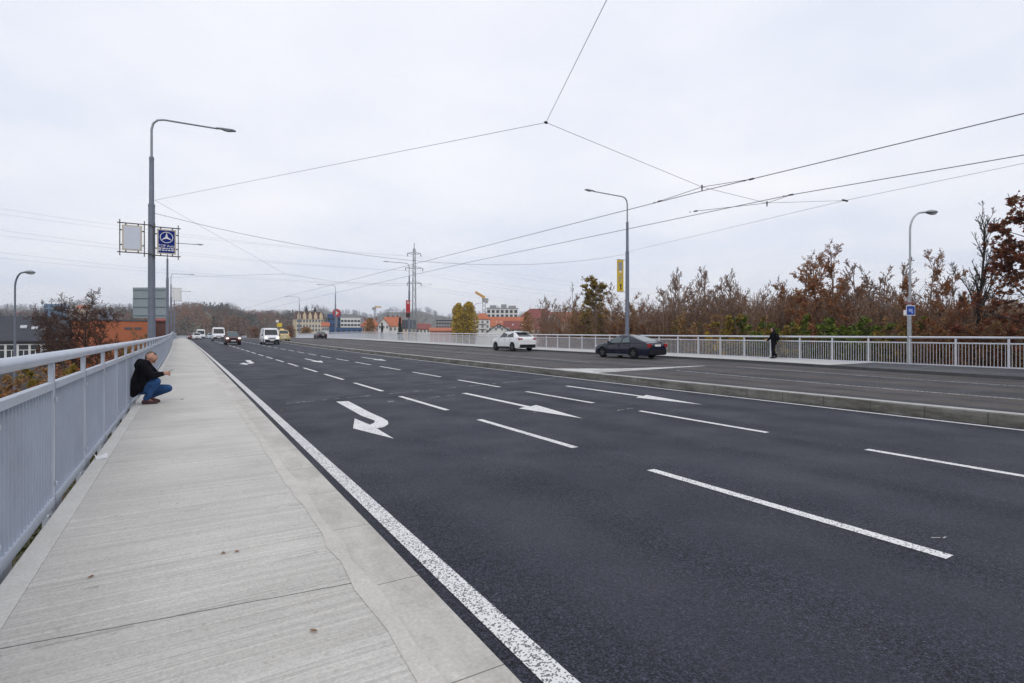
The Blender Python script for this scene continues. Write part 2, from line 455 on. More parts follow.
# arrows for the oncoming lanes
b = MB()
def ground_poly(pts, dy=0):
    q = []
    for (x, y) in pts: q.append((x + bend(y + dy), y + dy, rise(y + dy) + .0045))
    b.quad(*q)
def R1(u, v): return G(200 + u / 3.938, 340 + v / 3.938)
turn = [[R1(540, 245), R1(588, 243), R1(672, 287), R1(640, 301)],
        [R1(640, 301), R1(672, 287), R1(722, 309), R1(690, 319)],
        [R1(690, 319), R1(722, 309), R1(742, 321), R1(744, 333), R1(728, 344), R1(700, 350), R1(668, 337), R1(690, 327)],
        [R1(612, 311), R1(668, 334), R1(700, 351), R1(765, 390), R1(605, 350)]]
for dy in (0, 23):
    for t in turn: ground_poly(t, dy)
for xc, ytip in ((6.67, 8.4), (10.4, 8.6)):
    for dy in (0, 23.2):
        y = ytip
        ground_poly([(xc - .08, y + 2.0), (xc + .08, y + 2.0), (xc + .08, y + 5.3), (xc - .08, y + 5.3)], dy)
        ground_poly([(xc, y), (xc + .33, y + 2.15), (xc + .08, y + 2.0), (xc - .08, y + 2.0), (xc - .33, y + 1.85)], dy)
structure(b.build('arrow_marking', M_line))
# traces of mortar at the bridge joint across the left carriageway
b = MB()
random.seed(5)
def jline(p, q, w, n, skip):
    for i in range(n):
        if random.random() < skip: continue
        t0, t1 = i / n, (i + .9) / n
        w0 = w * random.uniform(.3, 1.0)
        x0, y0 = p[0] + (q[0] - p[0]) * t0, p[1] + (q[1] - p[1]) * t0 + random.uniform(-.02, .02)
        x1, y1 = p[0] + (q[0] - p[0]) * t1, p[1] + (q[1] - p[1]) * t1 + random.uniform(-.02, .02)
        b.quad((x0, y0 - w0, .003 + rise(y0)), (x1, y1 - w0, .003 + rise(y1)), (x1, y1 + w0, .003 + rise(y1)), (x0, y0 + w0, .003 + rise(y0)))
jline((2.0, 13.8), (12.3, 16.8), 0.035, 60, .2)
jline((4.2, 12.9), (6.6, 13.5), 0.05, 14, .25)
jline((6.3, 9.6), (6.9, 9.7), 0.02, 5, .3)
jline((8.0, 8.9), (8.6, 9.0), 0.025, 5, .3)
jline((5.2, 2.0), (5.35, 1.96), 0.012, 2, 0)
structure(b.build('road_joint', M_linew))
b = MB()
b.quad((12.99, 16.0, RS + .006 + rise(16)), (18.2, 16.7, RS + .006 + rise(17)), (20.8, 17.0, RS + .006 + rise(17)), (20.8, 17.25, RS + .006 + rise(17)), (18.2, 17.3, RS + .006 + rise(18)), (16.0, 17.6, RS + .006 + rise(17)), (12.99, 19.4, RS + .006 + rise(18)))
b.box((12.795, 16.9, .13 + .012), (.374, .62, .235))
structure(b.build('road_joint', M_joint))
# an uneven smear of mortar where kerb and path meet, and across the path at the bridge joint
rnd = random.Random(17); b = MB()
yy = -1.0; ex0, ex1 = .82, .91
while yy < 40:
    y2 = yy + rnd.uniform(.15, .5)
    if not 3.1 < yy < 3.35 and True:
        x0, x1 = ex0, ex1
        ex0, ex1 = .82 + rnd.uniform(-.02, .015), .90 + rnd.uniform(-.005, .04)
        x2, x3 = ex0, ex1
        z = LP + .003
        b.quad((x0 + bend(yy), yy, z + rise(yy)), (x1 + bend(yy), yy, z + rise(yy)), (x3 + bend(y2), y2, z + rise(y2)), (x2 + bend(y2), y2, z + rise(y2)))
    yy = y2
xx = -.7
while xx < 1.1:
    x2 = xx + rnd.uniform(.1, .3)
    b.quad((xx, 13.2 + rnd.uniform(-.2, .05), LP + .0035), (x2, 13.2 + rnd.uniform(-.2, .05), LP + .0035), (x2, 13.7 + rnd.uniform(-.1, .25), LP + .0035), (xx, 13.7 + rnd.uniform(-.1, .25), LP + .0035))
    xx = x2
structure(b.build('pavement_joint', concrete('mortar smear', (.50, .475, .43), (.61, .585, .54), stain=.12)))

# ------------------------------------------------------------------ railings
def railing(name, fx, level, side, y0, y1, pitch, mpost, mbar, label, out):
    root = empty(name, (0, 0, 0), 0, label, 'railing')
    H = 1.29
    zb = level
    sweep('handrail', [((lambda y, c=c: fx(y) + c[0]), zb + H - .05 + c[1]) for c in circ(0, 0, .05, 12)], y0 - 3 if y0 < 0 else y0, y1, mpost, parent=root, smooth=60)
    n = int((y1 - y0) / pitch)
    nb = int(pitch / (.095 if side < 0 else .125))
    def P(x, y, z): return (fx(y) + x + bend(y), y, z + rise(y))
    for i in range(n + 1):
        ya = y0 + pitch * i
        b = MB()
        q = P(0, ya, zb)
        b.box((q[0], q[1], q[2] + (H - .10 - .11) / 2), ((.040, .06, H - .10 + .11) if side < 0 else (.055, .075, H - .10 + .11)))
        b.box((q[0] + out * .03, q[1], q[2] - .16), (.05, .09, .12))
        b.box((q[0] - out * .012, q[1] + .20, q[2] - .10), (.012, .30, .16))
        for zz in (.16, .88):
            b.box((q[0] - out * .032, q[1], q[2] + zz), (.014, .035, .035))
        b.build('post', mpost, root, bevel=.006 if i < 14 else 0)
        yb = ya + pitch
        if yb > y1: continue
        b = MB()
        b.bar(P(0, ya + .035, zb + 1.0), P(0, yb - .035, zb + 1.0), .055, .06)
        b.bar(P(0, ya + .035, zb + .015), P(0, yb - .035, zb + .015), .055, .075)
        b.cur = 1
        for k in range(nb):
            yy = ya + .045 + (pitch - .09) * (k + .5) / nb
            q = P(0, yy, zb + .508)
            b.box(q, (.030, .018, .92) if side < 0 else (.024, .014, .92))
        b.build('baluster_panel', [mpost, mbar], root)
    return root
railing('railing', lambda y: -1.0, LP, -1, -7.2, 166, 1.65, M_rail, M_panel,
        'long grey steel railing beside the concrete pavement, behind the crouching man', -1)
railing('railing', rail_r, RP, 1, -4.0, 172, 1.77, M_rail2, M_rail2,
        'long pale railing with thin balusters on the far side, in front of the brown trees', 1)
# low railing across the far end of the road
root = empty('railing', (0, 0, 0), 0, 'low pale railing closing off the far end of the road below the hill', 'railing')
b = MB()
for i in range(30):
    x = -7 + i * .9; b.box((x, 232, rise(232) + .55), (.08, .08, 1.1))
b.build('post', M_rail, root)
b = MB(); b.box((6, 232, rise(232) + 1.1), (27, .1, .1)); b.box((6, 232, rise(232) + .6), (27, .06, .5)); b.build('rail', M_rail, root)

# ------------------------------------------------------------------ street lamps
def lamp(x, y, zb, arm, H, label, group, mpole=None, tall=True, name='street_lamp'):
    """arm: signed reach along x"""
    mp = mpole or M_pole
    root = empty(name, (x + bend(y), y, zb), 0, label, 'street lamp', group)
    b = MB()
    z1, z2 = H * .66, H * .84
    b.tube([(0, 0, 0), (0, 0, 1.2), (0, 0, z1)], [.17, .165, .14], 14)
    b.tube([(0, 0, z1 + .002), (0, 0, z1 + .1), (0, 0, z2)], [.125, .11, .10], 12)
    b.tube([(0, 0, z1 - .06), (0, 0, z1 + .03)], [.15, .15], 14)
    b.tube([(0, 0, z2 - .02), (0, 0, z2 + .09)], [.115, .1], 12)
    b.box((.0, -.165, 1.0), (.14, .02, .5))
    b.build('pole', mp, root, smooth=40)
    s = 1 if arm > 0 else -1
    b = MB()
    pts = [(0, 0, z2 + .05), (0, 0, H - .55), (s * .07, 0, H - .25), (s * .25, 0, H - .06), (s * .5, 0, H), (arm - s * .5, 0, H + .02)]
    b.tube(pts, [.055, .05, .05, .045, .042, .038], 8)
    b.build('arm', M_galvd, root, smooth=50)
    b = MB()
    e = arm
    for (u0, u1, w0, w1, h0, h1) in ((-.6, -.35, .06, .11, .05, .07), (-.35, .15, .11, .15, .07, .08), (.15, .3, .15, .08, .08, .04)):
        xa, xb = e + s * u0, e + s * u1
        zc = H + .03
        b.quad((xa, -w0, zc), (xb, -w1, zc), (xb, w1, zc), (xa, w0, zc))
        b.quad((xa, -w0, zc), (xa, -w0 * .5, zc + h0), (xb, -w1 * .5, zc + h1), (xb, -w1, zc))
        b.quad((xa, w0, zc), (xb, w1, zc), (xb, w1 * .5, zc + h1), (xa, w0 * .5, zc + h0))
        b.quad((xa, -w0 * .5, zc + h0), (xa, w0 * .5, zc + h0), (xb, w1 * .5, zc + h1), (xb, -w1 * .5, zc + h1))
    hd = b.build('luminaire', M_galvd, root)
    b = MB(); b.ball((e - s * .08, 0, H + .015), (.26, .1, .07), 12, 7); b.build('lens', M_glassl, hd, smooth=60)
    return root
gl = 'street lamps along the railings'
lamp(-1.38, 31, LP - .5, 3.3, 12.3, 'nearest tall grey street lamp on the left railing, carrying a white panel and blue sign', gl)
lamp(-1.38, 73.5, LP - .3, 3.3, 12.3, 'second grey street lamp along the left railing, seen just right of the blue sign', gl)
lamp(-1.38, 113, LP - .1, 3.3, 12.3, 'third grey street lamp along the left railing, carrying a white framed panel', gl)
lamp(-1.38, 158, LP - .1, 3.3, 12.3, 'fourth street lamp along the left railing, farthest and smallest of the row', gl)
lamp(29.6, 31.6, RP - .5, -3.9, 12.6, 'tall grey street lamp with yellow banner, behind the dark blue car', gl)
lamp(29.6, 78.5, RP - .4, -3.7, 12.6, 'grey street lamp with red banner, standing in front of the lattice pylon', gl)
lamp(29.6, 124, RP - .2, -3.7, 12.6, 'far right-hand street lamp in front of the blue building', gl)
lamp(29.6, 168, RP - .2, -3.7, 12.6, 'far right-hand street lamp in front of the cream building with dark roof', gl)

def lamp_small(px, ytop, D, H, reach, label):
    x, y = W(px, D)
    zt = Z(ytop, D)
    root = empty('street_lamp', (x, y, zt - H), -B, label, 'street lamp', 'street lamps on the lower roads')
    b = MB(); b.tube([(0, 0, 0), (0, 0, H * .5)], [.09, .08], 10); b.tube([(0, 0, H * .5 + .002), (0, 0, H * .72)], [.068, .055], 10)
    b.build('pole', M_galv if px > 500 else M_pole, root, smooth=40)
    b = MB()
    pts = [(0, 0, H * .72)] + [(reach * .55 * (1 - math.cos(a)), 0, H - .9 + .9 * math.sin(a)) for a in [PI / 2 * i / 8 for i in range(9)]] + [(reach * .8, 0, H + .03)]
    b.tube(pts, [.045] * len(pts), 8); b.build('arm', M_galv if px > 500 else M_pole, root, smooth=50)
    b = MB(); b.ball((reach, 0, H + .02), (.32, .15, .10), 12, 7); hd = b.build('luminaire', M_galvd, root, smooth=50)
    b = MB(); b.ball((reach + .05, 0, H - .04), (.22, .11, .08), 10, 6); b.build('lens', M_glassl, hd, smooth=50)
lamp_small(910, 212.5, 26.5, 11.0, 1.05, 'slim grey street lamp with hooked arm rising behind the blue sign on the right railing')
lamp_small(15, 272.5, 31, 10.2, .85, 'slim dark street lamp with hooked arm standing below the bridge at far left')
lamp_small(474, 303, 150, 14, 3.5, 'distant street lamp with curved arm beside the yellow crane')

# ------------------------------------------------------------------ banners and signs
M_frame = mat('dark banner frame', (0.06, 0.055, 0.05), 0.5, 0.2)
M_wood = mat('cream batten', (0.62, 0.55, 0.44), 0.6, 0.1)
M_pblank = mat('blank grey panel', (0.62, 0.66, 0.75), 0.5, 0.05)
M_blue = mat('dark blue panel', (0.006, 0.022, 0.20), 0.5, 0.06, spec=.15)
def text_mesh(txt, size, name):
    cu = bpy.data.curves.new(name, 'FONT'); cu.body = txt; cu.size = size; cu.align_x = 'CENTER'; cu.align_y = 'CENTER'; cu.extrude = 0.004; cu.offset = size * 0.004
    t = bpy.data.objects.new(name, cu); COL.objects.link(t)
    dg = bpy.context.evaluated_depsgraph_get(); dg.update()
    me = bpy.data.meshes.new_from_object(t.evaluated_get(dg))
    bpy.data.objects.remove(t); bpy.data.curves.remove(cu)
    return me
def text_obj(txt, size, name, m, parent, loc):
    me = text_mesh(txt, size, name)
    me.materials.clear(); me.materials.append(m)
    o = bpy.data.objects.new(name, me); COL.objects.link(o); o.parent = parent
    o.location = loc; o.rotation_euler = (PI / 2, 0, 0)
    return o
def banner(x0, x1, z0, z1, loc, rz, label, face, cat='sign', holders=True, attach=None):
    """framed panel; local x along the panel, local -y is the face"""
    root = empty('framed_banner', loc, rz, label, cat, 'framed panels on the lamp posts')
    b = MB()
    ext = .1
    xa = attach if attach is not None else x0
    for z in (z0, z1): b.bar((min(x0 - ext, xa), 0, z), (max(x1 + ext, xa), 0, z), .045, .045)
    for x in (x0, x1): b.bar((x, .002, z0 - .16), (x, .002, z1 + .16), .04, .04)
    b.build('frame', M_frame, root)
    b = MB(); w = .07; i0 = .05
    for z in (z0 + i0 + w, z1 - i0 - w): b.box(((x0 + x1) / 2, -.03, z), (x1 - x0 - .16, .03, w))
    for x in (x0 + i0 + w, x1 - i0 - w): b.box((x, -.03, (z0 + z1) / 2), (w, .026, z1 - z0 - .31))
    b.build('batten', M_wood, root)
    b = MB()
    b.box(((x0 + x1) / 2, -.055, (z0 + z1) / 2), (x1 - x0 - .3, .012, z1 - z0 - .3))
    p = b.build('panel', face, root)
    b = MB()
    for t in (.25, .75):
        for x in (x0 + .05, x1 - .05): b.box((x, -.05, z0 + (z1 - z0) * t), (.07, .05, .05))
        for z in (z0 + .05, z1 - .05): b.box((x0 + (x1 - x0) * t, -.05, z), (.05, .05, .07))
    b.build('clamp', M_black, root)
    return root, p
DL = 25.7
lx, ly = -1.38 + bend(31), 31
zt, zbm = Z(224.5, DL), Z(252, DL)
# two panels on the first lamp; the frames are square to the road
def px_to_x(px, y):  # world x seen at px when standing at depth of road station y
    t = math.tan(math.atan((px - 512) / F) + B); return y * t
xa0, xa1 = px_to_x(120.2, 31), px_to_x(144.6, 31)
xb0, xb1 = px_to_x(155, 31), px_to_x(178.3, 31)
banner(xa0 - lx, xa1 - lx, 0, zt - zbm + .05, (lx, ly - .18, zbm - .09), 0, 'blank pale panel in a dark frame on the left side of the nearest lamp post', M_pblank, attach=.0)
r, p = banner(xb0 - lx, xb1 - lx, 0, zt - zbm + .05, (lx, ly - .18, zbm - .15), 0, 'dark blue sign with a white star in a ring on the nearest lamp post', M_blue, attach=.0)
cx = (xb0 + xb1) / 2 - lx; hz = zt - zbm
b = MB()
ez, er = hz * .67, .25
pts = [(cx + er * 1.03 * math.cos(a), -.068, ez + er * math.sin(a)) for a in [2 * PI * i / 40 for i in range(41)]]
b.tube(pts, .017, 6, caps=False)
for k in range(3):
    a = PI / 2 + k * 2 * PI / 3
    tip = (cx + er * math.cos(a), -.072, ez + er * math.sin(a))
    l = (cx + .055 * math.cos(a + PI / 3), -.072, ez + .055 * math.sin(a + PI / 3)); rr = (cx + .055 * math.cos(a - PI / 3), -.072, ez + .055 * math.sin(a - PI / 3))
    b.prism([l, tip, rr, (cx, -.072, ez)], lambda q: (q[0], -.064, q[2]), lambda q: (q[0], -.074, q[2]))
b.build('emblem', M_white, p, smooth=40)
text_obj('TOP Auto', .16, 'lettering', M_white, p, (cx, -.066, hz * .36))
b = MB(); random.seed(2)
for row in (.27, .20):
    x = cx - .33
    while x < cx + .3:
        w = random.uniform(.05, .13); b.box((x + w / 2, -.064, hz * row), (w, .006, .05)); x += w + .035
b.build('lettering', M_white, p)
# blank white panel on the third lamp
lx3 = -1.38 + bend(113)
banner(.25, 1.55, 0, 2.3, (lx3, 112.8, Z(300.5, 94)), 0, 'white framed panel hanging on the third lamp post of the left row', M_white, attach=0)

# back of the direction sign on the left
D0 = 55
xs0, ys0 = W(133, D0); xs1, ys1 = W(166, D0)
M_signback = mat('grey green sign back', (0.27, 0.32, 0.345), 0.5, 0.06, 1.0)
w = math.hypot(xs1 - xs0, ys1 - ys0)
root = empty('road_sign', ((xs0 + xs1) / 2, (ys0 + ys1) / 2, -6), math.atan2(ys1 - ys0, xs1 - xs0), 'large grey back of a road sign standing behind the nearest left lamp post', 'road sign')
b = MB(); zt, zb_ = Z(287.5, D0) + 6, Z(318, D0) + 6
b.box((0, 0, (zt + zb_) / 2), (w, .05, zt - zb_)); b.build('panel', M_signback, root)
b = MB()
for t in (.08, .36, .64, .92): b.box((0, -.055, zb_ + (zt - zb_) * t), (w - .1, .06, .05))
b.build('stiffener', mat('darker sign rail', (.11, .14, .17), .5), root)
for x in (.05,):
    b = MB(); b.tube([(x, .12, 0), (x, .12, zt - .1)], .08, 8); b.build('post', M_galvd, root, smooth=40)

# vertical banners on the right-hand lamps
M_yel = mat('yellow banner', (0.62, 0.43, 0.02), 0.6, 0.06)
M_red = mat('red banner', (0.45, 0.02, 0.03), 0.55, 0.06)
def vbanner(px0, px1, yt, yb, Yst, mface, label, marks):
    x0, x1 = px_to_x(px0, Yst), px_to_x(px1, Yst); D = ((x0 + x1) / 2) * SB + Yst * CB
    zt, zb_ = Z(yt, D), Z(yb, D)
    w = x1 - x0; h = zt - zb_
    root = empty('banner', (x0, Yst - .05, zb_), 0, label, 'banner')
    b = MB(); b.box((w / 2, 0, h / 2), (w, .02, h)); p = b.build('cloth', mface, root)
    b = MB()
    b.bar((0, 0, h + .03), (w + .35, 0, h + .03), .04); b.bar((0, 0, -.03), (w + .35, 0, -.03), .04); b.build('bracket', M_galvd, root)
    for (m, u0, u1, v0, v1) in marks:
        b = MB(); b.box((w * (u0 + u1) / 2, -.014, h * (v0 + v1) / 2), (w * (u1 - u0), .006, h * (v1 - v0))); b.build('print', m, p)
    return p, w, h
M_pgrey = mat('grey print', (.30, .29, .30), .6)
p, w, h = vbanner(616.6, 623, 260, 291.5, 31.5, M_yel, 'yellow banner with grey and black print on the lamp post behind the dark car',
        [(M_pgrey, .2, .8, .66, .93), (M_white, .3, .7, .60, .645)])
b = MB()
for (u0, v0, u1, v1) in ((.2, .40, .75, .56), (.25, .34, .8, .48), (.3, .28, .55, .36)):
    b.bar((w * u0, -.016, h * v0), (w * u1, -.016, h * v1), .008, .07)
b.build('print', M_pgrey, p)
b = MB(); b.prism([(.35, .22), (.75, .24), (.62, .15), (.72, .08), (.45, .05), (.5, .13)], lambda q: (w * q[0], -.012, h * q[1]), lambda q: (w * q[0], -.018, h * q[1])); b.build('print', M_black, p)
p, w, h = vbanner(405.8, 410, 300.5, 317.5, 78.4, M_red, 'red and black upright banner on the lamp post before the lattice pylon',
        [(M_black, .04, .96, .01, .27), (M_white, .2, .8, .84, .88), (M_white, .42, .58, .80, .94), (M_pgrey, .3, .7, .30, .34)])

# blue sign on its own pole at the right railing
D0 = 24.6; x, y = W(908.6, D0)
root = empty('road_sign', (x, y, RP), -B, 'small blue square sign on a thin pole at the right railing', 'road sign')
b = MB(); b.tube([(0, .04, 0), (0, .04, 3.05)], .032, 8); b.build('pole', M_galv, root, smooth=40)
zc = Z(310.5, D0) - RP
b = MB(); b.box((.09, 0, zc), (.40, .02, .46)); p = b.build('panel', M_white, root)
b = MB(); b.box((.09, -.013, zc), (.36, .006, .40)); b.build('face', mat('traffic blue', (.01, .05, .33), .4, .05), p)
b = MB(); b.box((.08, -.018, zc + .01), (.17, .004, .13)); b.box((.15, -.018, zc - .09), (.07, .004, .07)); b.build('symbol', mat('pale blue print', (.3, .42, .7), .4), p)
b = MB(); b.box((.03, 0, zc + .33), (.46, .02, .09)); b.build('upper_plate', mat('dull red plate', (.2, .07, .07), .5), root)
b = MB(); b.box((-.17, .01, zc - .1), (.1, .02, .24)); b.build('side_plate', M_white, root)

# ------------------------------------------------------------------ overhead wires
def wire(name, pts, r, m, label, group=None, cat='wire', sag=0, n=10):
    P = []
    for i in range(len(pts) - 1):
        a, c = Vector(pts[i]), Vector(pts[i + 1])
        for k in range(n):
            t = k / n; q = a.lerp(c, t); q.z -= sag * 4 * t * (1 - t); P.append(q)
    P.append(Vector(pts[-1]))
    b = MB(); b.tube(P, r, 5)
    o = b.build(name, m, None, smooth=60)
    return tag(o, label, cat, group)
def PW(px, y, z):
    D = F * (z - EYE) / (YH - y); x, yy = W(px, D); return (x, yy, z)
gA = [(1240, 54), (1024, 113.5), (900, 145), (702, 192.5), (560, 227.5), (420, 262.5), (355, 283), (310, 297)]
gB = [(1240, 121), (1024, 155), (900, 175), (790, 194), (650, 222), (560, 238), (470, 263), (400, 281), (330, 299)]
def line_pts(a, z0, z1):
    n = len(a) - 1
    return [PW(p[0], p[1], z0 + (z1 - z0) * i / n) for i, p in enumerate(a)]
# the two contact wires, straight between their supports
zw = 6.1
A0, A1 = PW(1024, 113.5, zw), PW(702, 191, zw)
A2 = PW(420, 262.5, zw + .4)
def straight(a, c, y): t = (y - a[1]) / (c[1] - a[1]); return tuple(a[i] + (c[i] - a[i]) * t for i in range(3))
Aend = (10.4 + bend(150), 150, 7.0)
wire('contact_wire', [straight(A0, A1, -9), A1, A2, (11.6 + bend(75), 75, 6.6), Aend], .0115, M_wire, 'upper of the two dark overhead contact wires above the right lanes', 'overhead contact wires', sag=0)
B0, B1 = PW(1024, 155, zw), PW(790, 195, zw)
B2 = PW(470, 262, zw + .3)
wire('contact_wire', [straight(B0, B1, -9), B1, B2, (15.2 + bend(75), 75, 6.6), (14.2 + bend(150), 150, 7.0)], .0115, M_wire, 'lower of the two dark overhead contact wires above the right lanes', 'overhead contact wires')
J1 = (7.9, 11.5, Z(122.5, 13.9)); J1 = (*W(546, 13.9), Z(122.5, 13.9))
P1 = (-1.25 + bend(31), 31, 8.1)
P0 = (-1.5, -12, 8.6)
R1p = (29.5 + bend(31), 31.6, 8.1); R0p = (28.7, -12, 8.6)
JR = (*W(845, 21.3), Z(200.5, 21.3))
FA = PW(702, 187, zw + .14); FB = PW(767, 203, zw + .2)
WT = .0065
gs = 'thin span wires holding the contact wires'
wire('span_wire', [P1, J1], WT, M_wiret, 'thin span wire from the nearest left lamp post up to the junction in the sky', gs)
wire('span_wire', [J1, P0], WT, M_wiret, 'thin span wire running from the sky junction out of the top of the photo', gs)
wire('span_wire', [J1, FA, FB, JR], WT, M_wiret, 'thin span wire from the sky junction to the right, crossing both contact wires', gs)
wire('span_wire', [R1p, JR], .007, M_wiret, 'faint span wire from the lamp post with yellow banner rising right towards the edge', gs)
wire('span_wire', [JR, R0p], .007, M_wiret, 'faint span wire leaving the photo at the right edge below the contact wires', gs)
J2 = (7.6, 53, 7.2)
JR2 = (22.2, 53.5, 7.0)
P2 = (-1.25 + bend(73.5), 73.5, 8.2); R2p = (29.5 + bend(78.5), 78.5, 8.2)
wire('span_wire', [P1, J2], WT, M_wiret, 'thin span wire sloping down right from the nearest left lamp post below the sign', gs)
wire('span_wire', [P2, J2], .009, M_wiret, 'far thin span wire from the second left lamp post to the contact wires', gs)
wire('span_wire', [J2, (12.0, 53.3, 6.75), (15.4, 53.4, 6.75), JR2], .010, M_wiret, 'far thin span wire crossing both contact wires beyond the cars', gs)
wire('span_wire', [JR2, R2p], .009, M_wiret, 'far thin span wire from the contact wires to the post with red banner', gs)
Pc = (-1.25 + bend(31), 31, Z(213, 25.8))
wire('cable', [Pc, R1p[:2] + (7.95,)], .010, M_wiret, 'thin sagging cable crossing the road between the two nearest lamp posts', None, 'cable', sag=1.55, n=24)
def bridle(Fp, Wl, lab):
    d = Vector(Wl[1]) - Vector(Wl[0]); d.normalize()
    c = Vector(Wl[1])
    root = empty('wire_hanger', c, 0, lab, 'wire hanger', 'hangers clamping the contact wires')
    f = Vector(Fp) - c
    b = MB()
    for s in (-1.6, 1.6):
        b.tube([f, d * s], .009, 5)
    b.build('bridle', M_wire, root)
    for s in (-1.6, 1.6):
        b = MB(); q = d * s; b.tube([q - d * .07, q + d * .07], .025, 6); b.tube([q + d * .2, q + d * .23], .02, 6); b.build('clamp', M_black, root)
    b = MB(); b.tube([f + Vector((0, 0, -.12)), f + Vector((0, 0, .06))], [.02, .026], 6); b.build('insulator', M_black, root)
bridle(FA, (A0, A1), 'wire hanger with two clamps on the upper contact wire at upper centre right')
Bm = straight(B0, B1, FB[1])
bridle(FB, (B0, Bm), 'wire hanger with two clamps on the lower contact wire at upper right')
b = MB(); q = Vector(J1); b.ball(q, (.06, .035, .035), 8, 6); tag(b.build('wire_joint', M_black), 'small dark joint where three span wires meet in the sky', 'wire joint')
b = MB(); q = Vector(JR); b.tube([q - Vector((.18, 0, 0)), q + Vector((.18, 0, 0))], .035, 6); tag(b.build('insulator', M_black), 'dark insulator on the faint span wire above the right trees', 'insulator')

# ------------------------------------------------------------------ lattice pylon and its lines
Dp = 165
PYA = -B + .25
x, y = W(414.2, Dp)
root = empty('power_pylon', (x, y, -6), PYA, 'tall grey lattice power pylon with three pairs of arms beyond the bridge', 'pylon')
Hp = Z(243, Dp) + 6
def hw(z): return .75 + (.28 - .75) * min(1, z / (Hp * .93))
b = MB()
n = 15; zs = [Hp * .95 * i / n for i in range(n + 1)]
cn = ((1, 1), (-1, 1), (-1, -1), (1, -1))
for i in range(n):
    for k in range(4):
        a, c = cn[k], cn[(k + 1) % 4]
        h0, h1 = hw(zs[i]), hw(zs[i + 1])
        b.bar((a[0] * h0, a[1] * h0, zs[i]), (a[0] * h1, a[1] * h1, zs[i + 1]), .14)
        b.bar((a[0] * h0, a[1] * h0, zs[i]), (c[0] * h1, c[1] * h1, zs[i + 1]), .07)
        b.bar((c[0] * h0, c[1] * h0, zs[i]), (a[0] * h1, a[1] * h1, zs[i + 1]), .07)
        b.bar((a[0] * h1, a[1] * h1, zs[i + 1]), (c[0] * h1, c[1] * h1, zs[i + 1]), .06)
b.bar((0, 0, Hp * .94), (0, 0, Hp), .22)
b.build('tower', M_galvd, root)
for ya, reach in ((253.5, 2.0), (268, 2.6), (283, 2.1)):
    za = Z(ya, Dp) + 6
    for s in (-1, 1):
        b = MB()
        for yy in (-.3, .3):
            b.bar((s * .3, yy, za + .45), (s * reach, 0, za), .09); b.bar((s * .3, yy, za - .25), (s * reach, 0, za), .11)
        b.bar((s * reach * .6, -.12, za + .2), (s * reach * .6, .12, za - .1), .06)
        arm = b.build('cross_arm', M_galvd, root)
        b = MB(); b.tube([(s * reach, 0, za), (s * reach, 0, za - .9)], .1, 6); b.build('insulator', M_black, arm)
        # lines: to the left towards a nearer pylon outside the photo, and on to the right
        p0 = Vector((x + s * reach * math.cos(PYA), y + s * reach * math.sin(PYA), za - 6.9))
        D1 = 110
        yl = {253.5: 209, 268: 231, 283: 254}[ya] + (3 if s > 0 else -3)
        q = Vector((*W(-30, D1), Z(yl - 2, D1)))
        wire('power_line', [q, p0], .018, M_wirel, 'thin pale power line from the left edge to the %s %s arm of the pylon' % ({253.5: 'top', 268: 'middle', 283: 'lowest'}[ya], 'left' if s < 0 else 'right'), 'power lines of the pylon', 'power line', sag=1.2, n=12)
        q2 = Vector((*W(800 + 30 * s, 230), Z({253.5: 292, 268: 300, 283: 308}[ya], 230)))
        wire('power_line', [p0, q2], .018, M_wirel, 'faint power line running right behind the trees from the %s %s arm of the pylon' % ({253.5: 'top', 268: 'middle', 283: 'lowest'}[ya], 'left' if s < 0 else 'right'), 'power lines of the pylon', 'power line', sag=5, n=12)

# ------------------------------------------------------------------ cranes
M_crane = mat('yellow crane paint', (.62, .36, .05), .5, .08)
M_craneg = mat('grey crane steel', (.36, .37, .38), .5, .08)
def crane(px, ybase, ytop, D, jib, tilt, rz, mj, label):
    x, y = W(px, D); z0, z1 = -6, Z(ytop, D)
    h = z1 - z0
    root = empty('tower_crane', (x, y, z0), rz, label, 'crane', 'tower cranes in the distance')
    b = MB(); a = .65
    n = max(8, int(h / 2.2))
    for i in range(n):
        u, v = h * i / n, h * (i + 1) / n
        for k in range(4):
            p, q = cn[k], cn[(k + 1) % 4]
            b.bar((p[0] * a, p[1] * a, u), (p[0] * a, p[1] * a, v), .2)
            b.bar((p[0] * a, p[1] * a, u), (q[0] * a, q[1] * a, v), .14)
    b.build('mast', M_craneg, root)
    d = Vector((math.cos(tilt), 0, math.sin(tilt)))
    b = MB(); o = Vector((0, 0, h))
    e = o + d * jib; k = o - Vector((d.x, 0, 0)) * jib * .22
    for yy in (-.5, .5): b.bar(o + Vector((0, yy, 0)), e + Vector((0, yy * .4, 0)), .3)
    up = Vector((-d.z, 0, d.x))
    b.bar(o + up * 1.1, e + up * .5, .3)
    m = 14
    for i in range(m):
        p = o.lerp(e, i / m); q = o.lerp(e, (i + 1) / m)
        b.bar(p + Vector((0, .5, 0)), p.lerp(q, .5) + up * 1.1, .14); b.bar(p.lerp(q, .5) + up * 1.1, q + Vector((0, -.5, 0)), .14)
    b.build('jib', mj, root)
    b = MB(); b.bar(o, k, .6, .4); b.build('counter_jib', mj, root)
    b = MB(); b.box(k + Vector((0, 0, -.9)), (2.2, 1.4, 2.0)); b.build('counterweight', M_craneg, root)
    b = MB(); b.box(o + Vector((.2, -1.2, -.6)), (1.5, 1.4, 1.7)); b.build('cab', M_craneg, root)
    b = MB(); b.bar(o, o + Vector((0, 0, jib * .26)), .4); b.bar(o + Vector((0, 0, jib * .26)), o.lerp(e, .6), .1); b.bar(o + Vector((0, 0, jib * .26)), k, .1); b.build('apex', mj, root)
